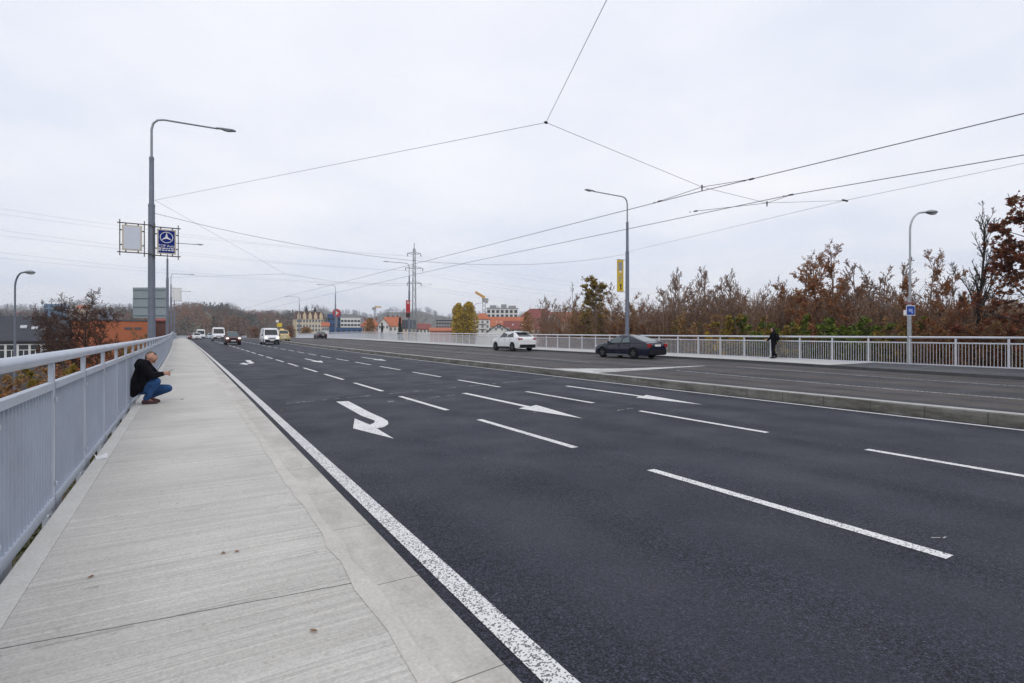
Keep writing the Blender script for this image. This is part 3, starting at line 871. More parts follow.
crane(484, 330, 298.5, 260, 5.2, math.radians(33), math.radians(180) - B, M_crane, 'yellow tower crane with raised jib above the white block and red roofs')
crane(375, 330, 307.5, 420, 5, 0, -B, M_crane, 'distant orange tower crane above the red roof house left of the pylon')
crane(430, 330, 314.5, 420, 11, math.radians(12), math.radians(180) - B, M_craneg, 'distant pale tower crane between the pylon and the yellow poplars')

# ------------------------------------------------------------------ vehicles
def paint(name, c, metal=0.0, rough=0.28):
    return mat(name, c, rough, 0.05, 1.5, metal=metal, coat=0.12, spec=.22)
def interp(tab, y):
    if y <= tab[0][0]: return tab[0][1:]
    for a, c in zip(tab, tab[1:]):
        if y <= c[0]:
            t = (y - a[0]) / (c[0] - a[0]); t2 = t
            return tuple(p + (q - p) * t2 for p, q in zip(a[1:], c[1:]))
    return tab[-1][1:]
def vehicle(kind, loc, rz, spec, body, label, cat):
    """local +y is the front; spec holds the side outline"""
    root = empty(kind, loc, rz, label, cat, 'cars and vans on the bridge')
    L, Wd, wb0, wb1, R = spec['L'], spec['W'], spec['rear'], spec['front'], spec['R']
    hw = Wd / 2
    tab = spec['body']           # y, half width factor, z bottom, z top
    y0, y1 = tab[0][0], tab[-1][0]
    ys = sorted(set([t[0] for t in tab] + [y0 + (y1 - y0) * i / 40 for i in range(41)]))
    def zarch(y):
        for wy in (wb0, wb1):
            d = y - wy; ra = R * 1.16
            if abs(d) < ra: return R + math.sqrt(ra * ra - d * d)
        return 0
    # finer stations around the arches
    for wy in (wb0, wb1):
        for k in range(-8, 9): ys.append(wy + R * 1.16 * math.sin(PI / 2 * k / 8))
    ys = sorted(set(round(v, 4) for v in ys))
    b = MB(); rows = []
    for y in ys:
        wf, zb, zt = interp(tab, y)
        w = hw * wf; za = zarch(y)
        zs_ = min(zt - .06, max(zb + .02, za))           # lower edge of the outer side
        zm = max(zb + (zt - zb) * .45, zs_ + .02)
        zm = min(zm, zt - .04)
        sec = [(0, zb), (w * .72, zb), (w * .74, max(zb, min(za, zt - .08))), (w * .985, zs_), (w, zm), (w * .985, zm + (zt - zm) * .55), (w * .93, zt - .035 if zt - zm > .06 else zt - .01), (w * .8, zt), (w * .4, zt + .012), (0, zt + .018)]
        row = []
        for (x, z) in sec: row.append((x, y, z))
        rows.append(row)
    k = len(rows[0])
    for s in (1, -1):
        base = len(b.v)
        for row in rows: b.v += [(s * p[0], p[1], p[2]) for p in row]
        for i in range(len(rows) - 1):
            for j in range(k - 1):
                a = base + i * k + j
                f = (a, a + 1, a + k + 1, a + k)
                b.f.append(f if s > 0 else f[::-1]); b.mi.append(0)
        for i, rev in ((0, True), (len(rows) - 1, False)):
            f = [base + i * k + j for j in range(k)]
            if (s > 0) != rev: f = f[::-1]
            b.f.append(tuple(f)); b.mi.append(0)
    # cabin
    g = spec['cabin']   # base front y, roof front y, roof rear y, base rear y, z base front, z base rear, z roof, half widths
    yf, yrf, yrr, yr, zbf, zbr, zr, wbse, wrf = g
    wb_, wr_ = hw * wbse, hw * wrf
    zrr = spec.get('zroof_rear', zr)
    # roof mesh: cross arcs between base line and roof line
    prof = [(yf, zbf, 0.0), (yrf, zr - .03, 1.0), (yrf + (yrr - yrf) * .3, zr, 1.0), (yrf + (yrr - yrf) * .7, (zr + zrr) / 2 + .01, 1.0), (yrr, zrr - .03, 1.0), (yr, zbr, 0.0)]
    base = len(b.v)
    for ip, (y, z, t) in enumerate(prof):
        cr = .025 if ip in (2, 3) else 0.0
        w = wb_ * (1 - t) + wr_ * t
        zlow = zbf + (zbr - zbf) * (yf - y) / (yf - yr) - .03
        wl = hw * (wbse + .02)
        b.v += [(-wl, y, zlow), (-w, y, z - .05 * t), (-w * .86, y, z), (0, y, z + cr), (w * .86, y, z), (w, y, z - .05 * t), (wl, y, zlow)]
    for i in range(len(prof) - 1):
        for j in range(6):
            a = base + i * 7 + j; b.f.append((a, a + 7, a + 8, a + 1)); b.mi.append(0)
    bo = b.build('body', body, root, smooth=38)
    # glazing
    def pane(name, pts, mt=None, off=.008):
        P = [Vector(p) for p in pts]
        nrm = (P[1] - P[0]).cross(P[2] - P[0]).normalized()
        cen = sum(P, Vector()) / len(P)
        if nrm.dot(cen - Vector((0, (yf + yr) / 2, zbf))) < 0: nrm = -nrm
        P = [p + nrm * off for p in P]
        m = MB(); Q = [p - nrm * .004 for p in P]
        if len(P) == 4 or True:
            n = len(P); m.v += [tuple(p) for p in P] + [tuple(p) for p in Q]
            m.f.append(tuple(range(n))); m.f.append(tuple(range(2 * n - 1, n - 1, -1)))
            for i in range(n): m.f.append((i, n + i, n + (i + 1) % n, (i + 1) % n))
            m.mi += [0] * (n + 2)
        return m.build(name, mt or M_glass, root)
    lerp = lambda a, c, t: tuple(a[i] + (c[i] - a[i]) * t for i in range(3))
    # windscreen and rear window
    def slopepane(name, ya, za, yb, zb2, t0, t1, inset, mt=None):
        A = lambda s, t: ((wb_ + (wr_ - wb_) * t) * s * inset, ya + (yb - ya) * t, za + (zb2 - za) * t)
        return pane(name, [A(-1, t0), A(1, t0), A(1, t1), A(-1, t1)], mt)
    slopepane('windscreen', yf, zbf, yrf, zr - .03, spec.get('ws', (.08, .94))[0], spec.get('ws', (.08, .94))[1], .86, spec.get('wsmat'))
    rw = spec.get('rw', (.12, .9))
    slopepane('rear_window', yr, zbr, yrr, zrr - .03, rw[0], rw[1], .84, spec.get('rwmat'))
    for s in (-1, 1):
        for (ua, ub, va, vb) in spec['side']:
            # ua..ub along the bottom, va..vb along the top, in metres of y
            def sp(y, t):
                zl = zbf + (zbr - zbf) * (yf - y) / (yf - yr); zl += .015
                zt = zr - .085 + (zrr - zr) * max(0, min(1, (yrf - y) / (yrf - yrr)))
                wl, wt = hw * (wbse + .012), wr_
                return (s * (wl + (wt - wl) * t), y, zl + (zt - zl) * t)
            pane('side_window', [sp(ua, .03), sp(ub, .03), sp(vb, .97), sp(va, .97)], spec.get('sidemat'), .012)
        mb = MB(); ym = yf - .28; zm = zbf + .09
        mb.ball((s * (hw * wbse + .13), ym, zm), (.10, .06, .075), 10, 6); mb.bar((s * hw * wbse, ym, zm - .03), (s * (hw * wbse + .1), ym, zm - .02), .04)
        mb.build('mirror', spec.get('mirror', body), root, smooth=50)
        # wheels
        for wy in (wb0, wb1):
            t = MB(); xo = s * (hw - .015); xi = s * (hw - .22)
            t.tube([(xi, wy, R), (xi + s * .02, wy, R), (xo - s * .02, wy, R), (xo, wy, R)], [R * .94, R, R, R * .93], 26)
            wh = t.build('wheel', M_rubber, root, smooth=50)
            t = MB(); t.tube([(xo, wy, R), (xo + s * .006, wy, R)], [R * .66, R * .64], 22)
            t.cur = 1
            for q in range(5):
                a = 2 * PI * q / 5 + .3
                t.bar((xo + s * .010, wy, R), (xo + s * .010, wy + math.cos(a) * R * .62, R + math.sin(a) * R * .62), .012, R * .2)
            t.tube([(xo + s * .004, wy, R), (xo + s * .016, wy, R)], [R * .16] * 2, 12)
            t.build('rim', [M_trim, spec.get('rim', M_rim)], wh)
        # sill / lower cladding
        mb = MB(); zc = spec['clad']
        mb.box((s * (hw * .985), (wb0 + wb1) / 2, zc[0]), (.035, (wb1 - wb0) - 2.4 * R, zc[1])); mb.build('sill', spec.get('cladmat', M_trim), root)
        if spec.get('handles', True):
            mb = MB()
            for yy in spec['handle_y']: mb.box((s * (hw * .995), yy, spec['handle_z']), (.03, .19, .03))
            mb.build('door_handle', body, root)
    # lamps, plates, bumpers
    for (nm, mt, boxes) in spec['extra']:
        for bx in boxes:
            mb = MB()
            if len(bx) == 6: mb.box(bx[:3], bx[3:])
            else: mb.ball(bx[0], bx[1], 10, 7)
            mb.build(nm, mt, root, smooth=50 if len(bx) != 6 else None, bevel=.012 if len(bx) == 6 else 0)
    return root

def car_spec(L, Wd, H, R, wb, belt, hood, trunk, roof, notch, lit=False, suv=False, plate_rear=True):
    f = L / 2; r = -L / 2
    fr = f - .82; rr = fr - wb
    zb = .20 if not suv else .26
    body = [(r, .80, zb + .20, trunk - .20), (r + .03, .88, zb + .08, trunk - .10), (r + .10, .94, zb + .02, trunk - .03), (r + .4, .985, zb, trunk), (rr, 1.0, zb, (trunk + belt) / 2), (0, 1.0, zb - .02, belt), (fr - .55, 1.0, zb, belt - .03), (fr - .2, .995, zb, hood + .07),
            (fr + .25, .975, zb, hood), (f - .22, .92, zb, hood - .09), (f - .07, .86, zb + .03, hood - .17), (f, .76, zb + .10, hood - .28)]
    s = dict(L=L, W=Wd, R=R, front=fr, rear=rr, body=body)
    yf = fr - .32
    s['cabin'] = (yf, yf - roof[0], yf - roof[0] - roof[1], r + roof[2], belt - .02, trunk - .02 if notch else trunk - .02, H, .91, .70)
    yrf, yrr = s['cabin'][1], s['cabin'][2]
    m = (yrf + yrr) / 2
    yr = s['cabin'][3]
    s['side'] = [(yf - .42, m + .08, m + .08, yrf - .08), (m - .02, yrr - .02, yrr + .1, m - .02)]
    s['side'] = [(yf - .30, m + .06, m + .06, yrf - .06), (m - .03, yrr - .12, yrr + .10, m - .03)]
    s['clad'] = (zb + .02, .09)
    s['handle_y'] = (m + .2, yrr + .2); s['handle_z'] = belt - .12
    hl = (M_headon if lit else M_head)
    zl = hood - .19
    s['extra'] = [
        ('headlight', hl, [((q * Wd * .36, f - .10, zl), (.17, .12, .085)) for q in (-1, 1)]),
        ('grille', M_trim, [(0, f - .02, zl - .02, Wd * .36, .06, .12), (0, f - .03, zb + .13, Wd * .6, .06, .11)]),
        ('number_plate', M_plate, [(0, f + .012, zb + .25, .50, .02, .11)]),
    ]
    return s, r, f
# --- the dark saloon with sloping tail
s, r, f = car_spec(4.57, 1.76, 1.44, .315, 2.6, .90, .87, .98, (.72, 1.12, .22), True)
s['cabin'] = (s['cabin'][0], s['cabin'][1], s['cabin'][2], r + .30, .89, .985, 1.43, .91, .70)
s['zroof_rear'] = 1.39
s['rwmat'] = M_glassb; s['sidemat'] = M_glassb; s['rim'] = M_rimd
s['cladmat'] = mat('grey side strip', (.12, .12, .13), .5)
s['extra'] += [
    ('tail_light', M_tail, [(q * .70, r + .035, .80, .26, .10, .19) for q in (-1, 1)]),
    ('number_plate', M_plate, [(0.0, r - .002, .80, .52, .02, .12)]),
    ('rear_bumper', M_trim, [(0, r + .06, .40, 1.50, .16, .26)]),
    ('side_strip', M_trim, [(q * .885, -.15, .52, .02, 2.6, .05) for q in (-1, 1)])]
M_navy = mat('very dark blue car paint', (.004, .006, .022), .14, .05, 1.5, coat=.35, spec=.35)
x, y = 23.72, 25.2
s['extra'] += [('door_seam', M_rubber, [(q * .868, yy, .66, .03, .012, .44) for q in (-1, 1) for yy in (.98, .02, -.86)])]
vehicle('parked_car', (x + bend(y), y, RS + rise(y)), math.radians(4), s, M_navy, 'dark blue saloon with sloping rear window driving away on the far lanes', 'car').name = 'saloon_car'
# --- the white sport utility vehicle
s, r, f = car_spec(4.48, 1.85, 1.66, .36, 2.67, 1.14, 1.08, 1.16, (.60, 1.75, .14), False, suv=True)
s['zroof_rear'] = 1.60; s['rw'] = (.16, .86)
s['rim'] = M_rimd
s['clad'] = (.32, .14)
s['extra'] += [
    ('tail_light', M_tail, [(q * .70, r + .06, 1.02, .36, .14, .12) for q in (-1, 1)]),
    ('number_plate', M_plate, [(0.0, r - .002, .84, .52, .02, .12)]),
    ('rear_bumper', M_trim, [(0, r + .07, .44, 1.55, .20, .26)]),
    ('tailgate_trim', M_trim, [(0, r + .012, .93, .6, .02, .04)]),
    ('spoiler', paint('white car paint', (.78, .79, .80)), [(0, s['cabin'][2] - .10, 1.60, 1.2, .30, .04)]),
    ('roof_rail', M_trim, [(q * .62, (s['cabin'][1] + s['cabin'][2]) / 2, 1.67, .04, 1.5, .04) for q in (-1, 1)]),
    ('door_seam', M_pgrey, [(q * .912, yy, .74, .03, .012, .52) for q in (-1, 1) for yy in (.86, -.08, -.92)])]
x, y = 24.1, 39.7
vehicle('sport_utility_car', (x + bend(y), y, RS + rise(y)), math.radians(2), s, paint('white car paint', (.78, .79, .80)), 'white sport utility car with dark rear window driving away on the far lanes', 'car')
# --- oncoming maroon car
def at_road(px, yest, X): return (X + bend(yest), yest)
s, r, f = car_spec(4.4, 1.78, 1.62, .34, 2.6, 1.02, .98, 1.05, (.62, 1.6, .15), False, lit=True, suv=True)
s['extra'] += [('tail_light', M_tail, [(q * .7, r + .05, .95, .24, .12, .14) for q in (-1, 1)])]
s['wsmat'] = M_glassb
vehicle('oncoming_car', (5.45 + bend(76), 76, rise(76)), PI, s, paint('maroon car paint', (.075, .022, .026)), 'maroon oncoming car with both headlights lit beside the white van', 'car')
# --- vans
def van_spec(L, Wd, H, lit=None, short=False):
    f = L / 2; r = -L / 2; R = .34
    fr = f - .85; rr = fr - (3.0 if L > 4.6 else 2.6)
    belt = 1.18; hood = 1.05
    body = [(r, .93, .36, belt + .05), (r + .05, .99, .28, belt + .08), (rr, 1, .26, belt + .05), (0, 1, .25, belt), (fr - .4, 1, .26, belt - .02), (fr, .99, .26, hood + .10), (fr + .4, .96, .27, hood), (f - .1, .88, .3, hood - .16), (f, .78, .38, hood - .30)]
    s = dict(L=L, W=Wd, R=R, front=fr, rear=rr, body=body)
    s['cabin'] = (fr + .12, fr - .55, r + .16, r + .02, belt - .08, belt + .03, H, .95, .84)
    c = s['cabin']
    s['side'] = [(c[0] - .30, c[0] - 1.15, c[0] - 1.15, c[1] - .06)]
    s['clad'] = (.30, .1); s['handle_y'] = (c[0] - 1.3,); s['handle_z'] = 1.0
    hl = M_headon if lit else M_head
    s['extra'] = [('headlight', hl, [((q * Wd * .36, f - .10, .86), (.15, .12, .12)) for q in (-1, 1)]),
        ('grille', M_trim, [(0, f - .05, .80, Wd * .42, .1, .14), (0, f - .04, .48, Wd * .86, .12, .30)]),
        ('number_plate', M_plate, [(0, f + .03, .52, .5, .02, .11)]),
        ('tail_light', M_tail, [(q * Wd * .45, r + .03, 1.0, .12, .1, .4) for q in (-1, 1)])]
    s['mirror'] = M_trim; s['ws'] = (.10, .80); s['rw'] = (.2, .7)
    return s, r, f
M_wcar = paint('white van paint', (.76, .77, .79))
s, r, f = van_spec(5.0, 1.95, 2.25)
vehicle('delivery_van', (5.5 + bend(104), 104, rise(104)), PI, s, M_wcar, 'white oncoming van with high roof partly behind the maroon car', 'van')
s, r, f = van_spec(4.7, 1.9, 2.1, lit=True)
for nm, mt, bx in s['extra']: pass
vehicle('delivery_van', (9.75 + bend(76), 76, rise(76)), PI, s, M_wcar, 'white oncoming van with lit headlights in the middle lane', 'van')
s, r, f = car_spec(4.4, 1.8, 1.66, .32, 2.6, 1.0, .95, 1.05, (.6, 1.7, .1), False)
s['extra'] += [('tail_light', M_tail, [(q * .74, r + .04, .95, .16, .12, .32) for q in (-1, 1)]), ('number_plate', M_plate, [(0, r, .6, .5, .02, .11)]),
   ('roof_sign', emis('lit roof sign', (.8, .5, .1), (1, .6, .2), .4), [(0, .1, 1.78, .5, .18, .14)])]
vehicle('yellow_car', (13.1 + bend(88), 88, rise(88) + RS), 0, s, paint('pale yellow car paint', (.58, .47, .25)), 'pale yellow car seen from behind at the right of the white van', 'car')
s, r, f = car_spec(4.3, 1.75, 1.46, .31, 2.55, .9, .86, .98, (.68, 1.2, .2), True)
s['extra'] += [('tail_light', M_tail, [(q * .7, r + .04, .8, .24, .1, .16) for q in (-1, 1)]), ('number_plate', M_plate, [(0, r, .78, .5, .02, .11)])]
vehicle('dark_car', (24.0 + bend(113), 113, rise(113) + RS), math.radians(3), s, paint('black car paint', (.012, .010, .014)), 'small black car far along the right lanes before the grey railing', 'car')
s, r, f = car_spec(4.3, 1.76, 1.5, .32, 2.55, .95, .9, 1.0, (.65, 1.5, .15), False)
s['extra'] += [('tail_light', M_tail, [(q * .7, r + .05, .9, .24, .12, .14) for q in (-1, 1)])]
vehicle('pale_blue_car', (6.3 + bend(150), 150, rise(150)), PI, s, paint('pale blue car paint', (.46, .52, .60)), 'pale blue oncoming car just left of the white van with high roof', 'car')
s, r, f = car_spec(4.2, 1.72, 1.47, .31, 2.5, .92, .87, .98, (.65, 1.5, .15), False)
s['extra'] += [('tail_light', M_tail, [(q * .7, r + .05, .9, .24, .12, .14) for q in (-1, 1)])]
vehicle('white_car', (3.0 + bend(134), 134, rise(134)), PI, s, M_wcar, 'distant white oncoming car nearest to the far end of the pavement', 'car')
vehicle('red_car', (2.3 + bend(142), 142, rise(142)), PI, s, paint('red car paint', (.16, .02, .02)), 'distant red car half hidden at the left of the white car', 'car')
s, r, f = van_spec(5.2, 2.0, 2.5)
vehicle('delivery_van', (4.3 + bend(158), 158, rise(158)), PI, s, M_wcar, 'farthest white van, rising behind the distant white and red cars', 'van')

# ------------------------------------------------------------------ people
def caps(parts, name, voxel, m, parent, smooth=6):
    """one continuous skin grown round tapered capsules and ellipsoids"""
    b = MB()
    for p in parts:
        if p[0] == 'b':
            b.ball(p[1], p[2], 18, 12)
        else:
            a, ra, c, rc = Vector(p[0]), p[1], Vector(p[2]), p[3]
            d = (c - a); L = d.length; d.normalize()
            pts, rs = [], []
            for k in range(5):
                t = PI / 2 * k / 5; pts.append(a - d * ra * math.cos(t)); rs.append(max(.0015, ra * math.sin(t)))
            for k in range(5): t = k / 4; pts.append(a.lerp(c, t)); rs.append(ra + (rc - ra) * t)
            for k in range(4, -1, -1):
                t = PI / 2 * k / 5; pts.append(c + d * rc * math.cos(t)); rs.append(max(.0015, rc * math.sin(t)))
            b.tube(pts, rs, 14)
    me = b.mesh('tmp', m)
    o = bpy.data.objects.new('tmp', me); COL.objects.link(o)
    md = o.modifiers.new('r', 'REMESH'); md.mode = 'VOXEL'; md.voxel_size = voxel; md.use_smooth_shade = True
    sm = o.modifiers.new('s', 'SMOOTH'); sm.factor = .5; sm.iterations = smooth
    dg = bpy.context.evaluated_depsgraph_get(); dg.update()
    nm = bpy.data.meshes.new_from_object(o.evaluated_get(dg)); nm.name = name
    bpy.data.objects.remove(o)
    nm.materials.clear(); nm.materials.append(m)
    o = bpy.data.objects.new(name, nm); COL.objects.link(o); o.parent = parent
    return o
M_skin = mat('skin', (.46, .24, .17), .55, .10, 14)
M_hair = mat('short grey brown hair', (.10, .075, .06), .8, .3, 60)
M_jack = mat('black jacket cloth', (.007, .007, .010), .9, .3, 9, bump=.5, bscale=7, spec=.1)
M_jean = mat('blue denim', (.028, .075, .19), .9, .5, 7, bump=.5, bscale=12, spec=.15)
M_shoe = mat('dark red shoe leather', (.07, .02, .022), .6, .2, 10)
M_sole = mat('dark shoe sole', (.03, .022, .02), .7)
M_eye = mat('dark eye', (.02, .015, .012), .3)
def hand(wr, fw, up, side, L=.18, curl=.9):
    """palm, four unequal bent fingers and a thumb; fw along the hand, side towards the thumb, up out of the palm back"""
    wr, fw, up, side = Vector(wr), Vector(fw).normalized(), Vector(up).normalized(), Vector(side).normalized()
    out = [(wr, .026, wr + fw * .05, .032)]
    for i, (o, ln) in enumerate(((.030, .070), (.010, .078), (-.010, .072), (-.028, .056))):
        p0 = wr + fw * .045 + side * o * .8
        p1 = wr + fw * .09 + side * o
        out.append((p0, .015, p1, .012))
        d1 = (fw * math.cos(curl * .5) - up * math.sin(curl * .5)); d2 = (fw * math.cos(curl * 1.3) - up * math.sin(curl * 1.3))
        p2 = p1 + d1 * ln * .5; p3 = p2 + d2 * ln * .5
        out += [(p1, .0105, p2, .0095), (p2, .0095, p3, .008)]
    t0 = wr + fw * .02 + side * .024; t1 = t0 + (fw * .6 + side * .8 - up * .2).normalized() * .04; t2 = t1 + (fw * .95 + side * .1 - up * .3).normalized() * .032
    out += [(t0, .015, t1, .012), (t1, .0115, t2, .009)]
    return out
def head(c, yaw_dir, pitch, s=1.0):
    """returns capsules of a head with brow, nose, chin and ears; yaw_dir: facing (2-D), pitch down"""
    f = Vector((yaw_dir[0], yaw_dir[1], 0)).normalized()
    l = Vector((-f.y, f.x, 0))
    fw = f * math.cos(pitch) - Vector((0, 0, 1)) * math.sin(pitch)
    up = l.cross(fw) * -1 if False else fw.cross(l)
    if up.z < 0: up = -up
    c = Vector(c)
    P = lambda a, b_, d: c + fw * a * s + l * b_ * s + up * d * s
    parts = []
    parts += [(P(-.025, 0, .035), .088 * s, P(.015, 0, .03), .082 * s),
              (P(.02, 0, .0), .070 * s, P(.045, 0, -.065), .045 * s),
              (P(.05, 0, -.075), .034 * s, P(.068, 0, -.085), .024 * s),
              (P(.085, 0, .02), .010 * s, P(.108, 0, -.022), .016 * s),
              (P(.072, -.04, .028), .016 * s, P(.072, .04, .028), .016 * s),
              (P(.082, -.018, -.052), .011 * s, P(.082, .018, -.052), .011 * s)]
    for q in (-1, 1):
        parts.append((P(-.005, q * .083, .02), .016 * s, P(-.01, q * .088, -.015), .012 * s))
    return parts, P
# --- crouching man (faces +x, back to the railing)
gx, gy = G(149, 404, LP)
mx, my = -.66, gy
man = empty('person', (mx, my, LP + rise(my)), math.radians(-3), 'man in black jacket and blue jeans crouching by the left railing, looking at his hands', 'person')
rs, ls = Vector((-.135, -.19, .81)), Vector((-.115, .19, .81))          # shoulders
re, le = Vector((.03, -.25, .585)), Vector((.07, .24, .575))
rw, lw = Vector((.215, -.09, .615)), Vector((.215, .07, .60))
rh, lh = Vector((-.19, -.10, .31)), Vector((-.17, .10, .29))
rk, lk = Vector((.105, -.13, .455)), Vector((.285, .13, .285))
ra, la = Vector((-.065, -.12, .085)), Vector((-.01, .13, .12))
hd, P = head((.0, .0, .935), (1, -.14), .80, 1.07)
body = hd + [((-.09, 0, .80), .058, (-.03, 0, .885), .056), ((-.11, 0, .78), .10, (-.20, 0, .34), .12),
    ('b', (-.12, 0, .76), (.11, .19, .13)),
    (rs, .055, re, .042), (re, .042, rw, .028), (ls, .055, le, .042), (le, .042, lw, .028),
    (rh, .085, rk, .055), (rk, .055, ra, .036), (lh, .085, lk, .055), (lk, .055, la, .036),
    (ra, .036, ra + Vector((.13, 0, -.05)), .028), (la, .036, la + Vector((.10, 0, -.085)), .028)]
body += hand(rw, (.9, .42, .12), (0, -.5, .85), (.3, .5, .8), curl=1.0)
body += hand(lw, (.9, -.42, .14), (0, .5, .85), (.3, -.5, .8), curl=1.0)
caps(body, 'body', .0065, M_skin, man, 3)
# hair: shaved sides and back with a thin cap
hair = [(P(-.045, 0, .045), .083, P(-.02, 0, .06), .074), (P(-.06, 0, .0), .062, P(-.05, 0, -.03), .05)]
caps(hair, 'hair', .008, M_hair, man, 2)
b = MB()
for q in (-1, 1): b.ball(P(.086, q * .032, .012), .010, 8, 6)
b.build('eyes', M_eye, man, smooth=80)
jack = [((-.115, 0, .78), .14, (-.20, 0, .46), .155), ('b', (-.125, 0, .775), (.13, .215, .115)), ('b', (-.205, 0, .40), (.15, .215, .17)),
    ((-.24, -.15, .45), .09, (-.27, -.15, .24), .07), ((-.24, .15, .45), .09, (-.27, .15, .24), .07), ((-.27, -.05, .40), .08, (-.31, -.05, .21), .05), ((-.27, .05, .40), .08, (-.31, .05, .22), .05),
    ((-.10, -.16, .50), .08, (-.16, -.18, .30), .06), ((-.26, -.10, .38), .09, (-.29, -.10, .20), .055), ((-.26, .10, .38), .09, (-.29, .10, .21), .055), ((-.20, -.17, .36), .06, (-.23, -.18, .23), .045),
    ((-.14, -.11, .865), .05, (-.155, .11, .865), .05), ((-.185, 0, .86), .075, (-.215, 0, .79), .08), ((-.045, -.05, .865), .035, (-.02, .05, .86), .035),
    (rs, .085, re, .072), (re, .072, rw - Vector((.01, -.01, 0)), .045), (ls, .085, le, .072), (le, .072, lw - Vector((.01, .01, 0)), .045),
    ((-.05, -.12, .70), .08, (-.08, -.13, .50), .09), ((-.05, .12, .70), .08, (-.08, .13, .50), .09)]
caps(jack, 'jacket', .011, M_jack, man, 4)
jean = [(rh, .115, rk, .085), (rk, .084, ra + Vector((0, 0, .03)), .062), (lh, .115, lk, .085), (lk, .084, la + Vector((0, 0, .03)), .062), ('b', (-.19, 0, .32), (.12, .18, .12))]
caps(jean, 'trousers', .011, M_jean, man, 4)
for a, s2 in ((ra, 0), (la, .0)):
    sh = [(a + Vector((-.045, 0, -.035)), .042, a + Vector((.06, 0, -.04)), .045), (a + Vector((.06, 0, -.045)), .043, a + Vector((.16, 0, -.052)), .033), (a, .05, a + Vector((0, 0, -.03)), .05)]
    if a is la: sh = [(a + Vector((-.06, 0, .03)), .042, a + Vector((.03, 0, -.05)), .045), (a + Vector((.03, 0, -.06)), .043, a + Vector((.13, 0, -.088)), .032)]
    o = caps(sh, 'shoe', .008, M_shoe, man, 2)
    b = MB(); zz = .012
    if a is ra: b.box((a.x + .06, a.y, zz), (.27, .085, .022))
    else: b.box((a.x + .09, a.y, zz), (.14, .08, .022))
    b.build('sole', M_sole, o, bevel=.008)
b = MB(); b.box((0, 0, 0), (.145, .072, .009))
ph = b.build('phone', M_black, None, bevel=.002)
ph.location = (mx + .325, my - .02, LP + rise(my) + .655); ph.rotation_euler = (0, math.radians(-24), math.radians(-6))
tag(ph, 'small dark phone held in the hands of the crouching man', 'phone')
# --- walker on the far pavement (faces +y, away along the path)
wx, wy = G(775, 358, RP)
wy = Yof(774, 28.4); wx = 28.4 + bend(wy)
walk = empty('person', (wx, wy, RP + rise(wy)), math.radians(14), 'person in black clothes with a dark backpack walking along the far railing', 'person')
M_blk = mat('black coat cloth', (.006, .006, .008), .9, .2, 9, spec=.1)
M_blk2 = mat('black trouser cloth', (.007, .007, .010), .9, .2, 9, spec=.1)
k = 1.0
rs, ls = Vector((.19, 0, 1.42)), Vector((-.19, 0, 1.42))
re, le = Vector((.23, -.06, 1.13)), Vector((-.23, .10, 1.14)); rw, lw = Vector((.20, .06, .90)), Vector((-.19, .30, 1.03))
rh, lh = Vector((.09, 0, .90)), Vector((-.09, 0, .90))
rk, lk = Vector((.09, .07, .49)), Vector((-.09, .01, .48)); ra, la = Vector((.09, .06, .09)), Vector((-.09, -.16, .13))
hd, P = head((0, .04, 1.62), (-.25, 1), .12, 1.05)
body = hd + [((0, 0, 1.42), .06, (0, .03, 1.55), .055), ((0, 0, 1.36), .12, (0, 0, .95), .13), (rs, .055, re, .042), (re, .042, rw, .028), (ls, .055, le, .042), (le, .042, lw, .028),
    (rh, .085, rk, .055), (rk, .055, ra, .036), (lh, .085, lk, .055), (lk, .055, la, .036)]
body += hand(rw, (0, .25, -.97), (1, 0, 0), (0, 1, .2), curl=.5) + hand(lw, (0, .8, .3), (-1, 0, .3), (0, .2, 1), curl=.9)
caps(body, 'body', .0075, M_skin, walk, 2)
caps([('b', P(-.03, 0, .045), (.10, .105, .10)), (P(-.06, 0, .0), .075, P(-.06, 0, -.08), .055)], 'hair', .01, mat('dark hair', (.015, .012, .010), .7), walk, 2)
caps([((0, 0, 1.36), .14, (0, 0, .98), .15), ('b', (0, 0, 1.36), (.20, .13, .12)), ((0, .01, 1.46), .075, (0, .0, 1.52), .07), (rs, .08, re, .068), (re, .068, rw + Vector((0, -.02, .05)), .05), (ls, .08, le, .068), (le, .068, lw + Vector((0, -.05, -.01)), .05), ((-.0, 0, .98), .15, (0, -.01, .86), .15)], 'coat', .014, M_blk, walk, 3)
caps([(rh, .11, rk, .082), (rk, .08, ra + Vector((0, 0, .04)), .06), (lh, .11, lk, .082), (lk, .08, la + Vector((0, 0, .02)), .06)], 'trousers', .014, M_blk2, walk, 3)
caps([(ra + Vector((0, -.05, -.045)), .042, ra + Vector((0, .15, -.052)), .035)], 'shoe', .01, M_trim, walk, 2)
caps([(la + Vector((0, -.05, -.02)), .042, la + Vector((0, .11, -.09)), .035)], 'shoe', .01, M_trim, walk, 2)
pk = caps([((0, -.20, 1.36), .08, (0, -.22, 1.08), .09), ('b', (0, -.21, 1.18), (.14, .10, .21))], 'backpack', .014, mat('black backpack cloth', (.007, .007, .010), .8, .2, spec=.1), None, 3)
pk.location = walk.location; pk.rotation_euler = walk.rotation_euler
tag(pk, 'black backpack on the back of the walker by the far railing', 'backpack')

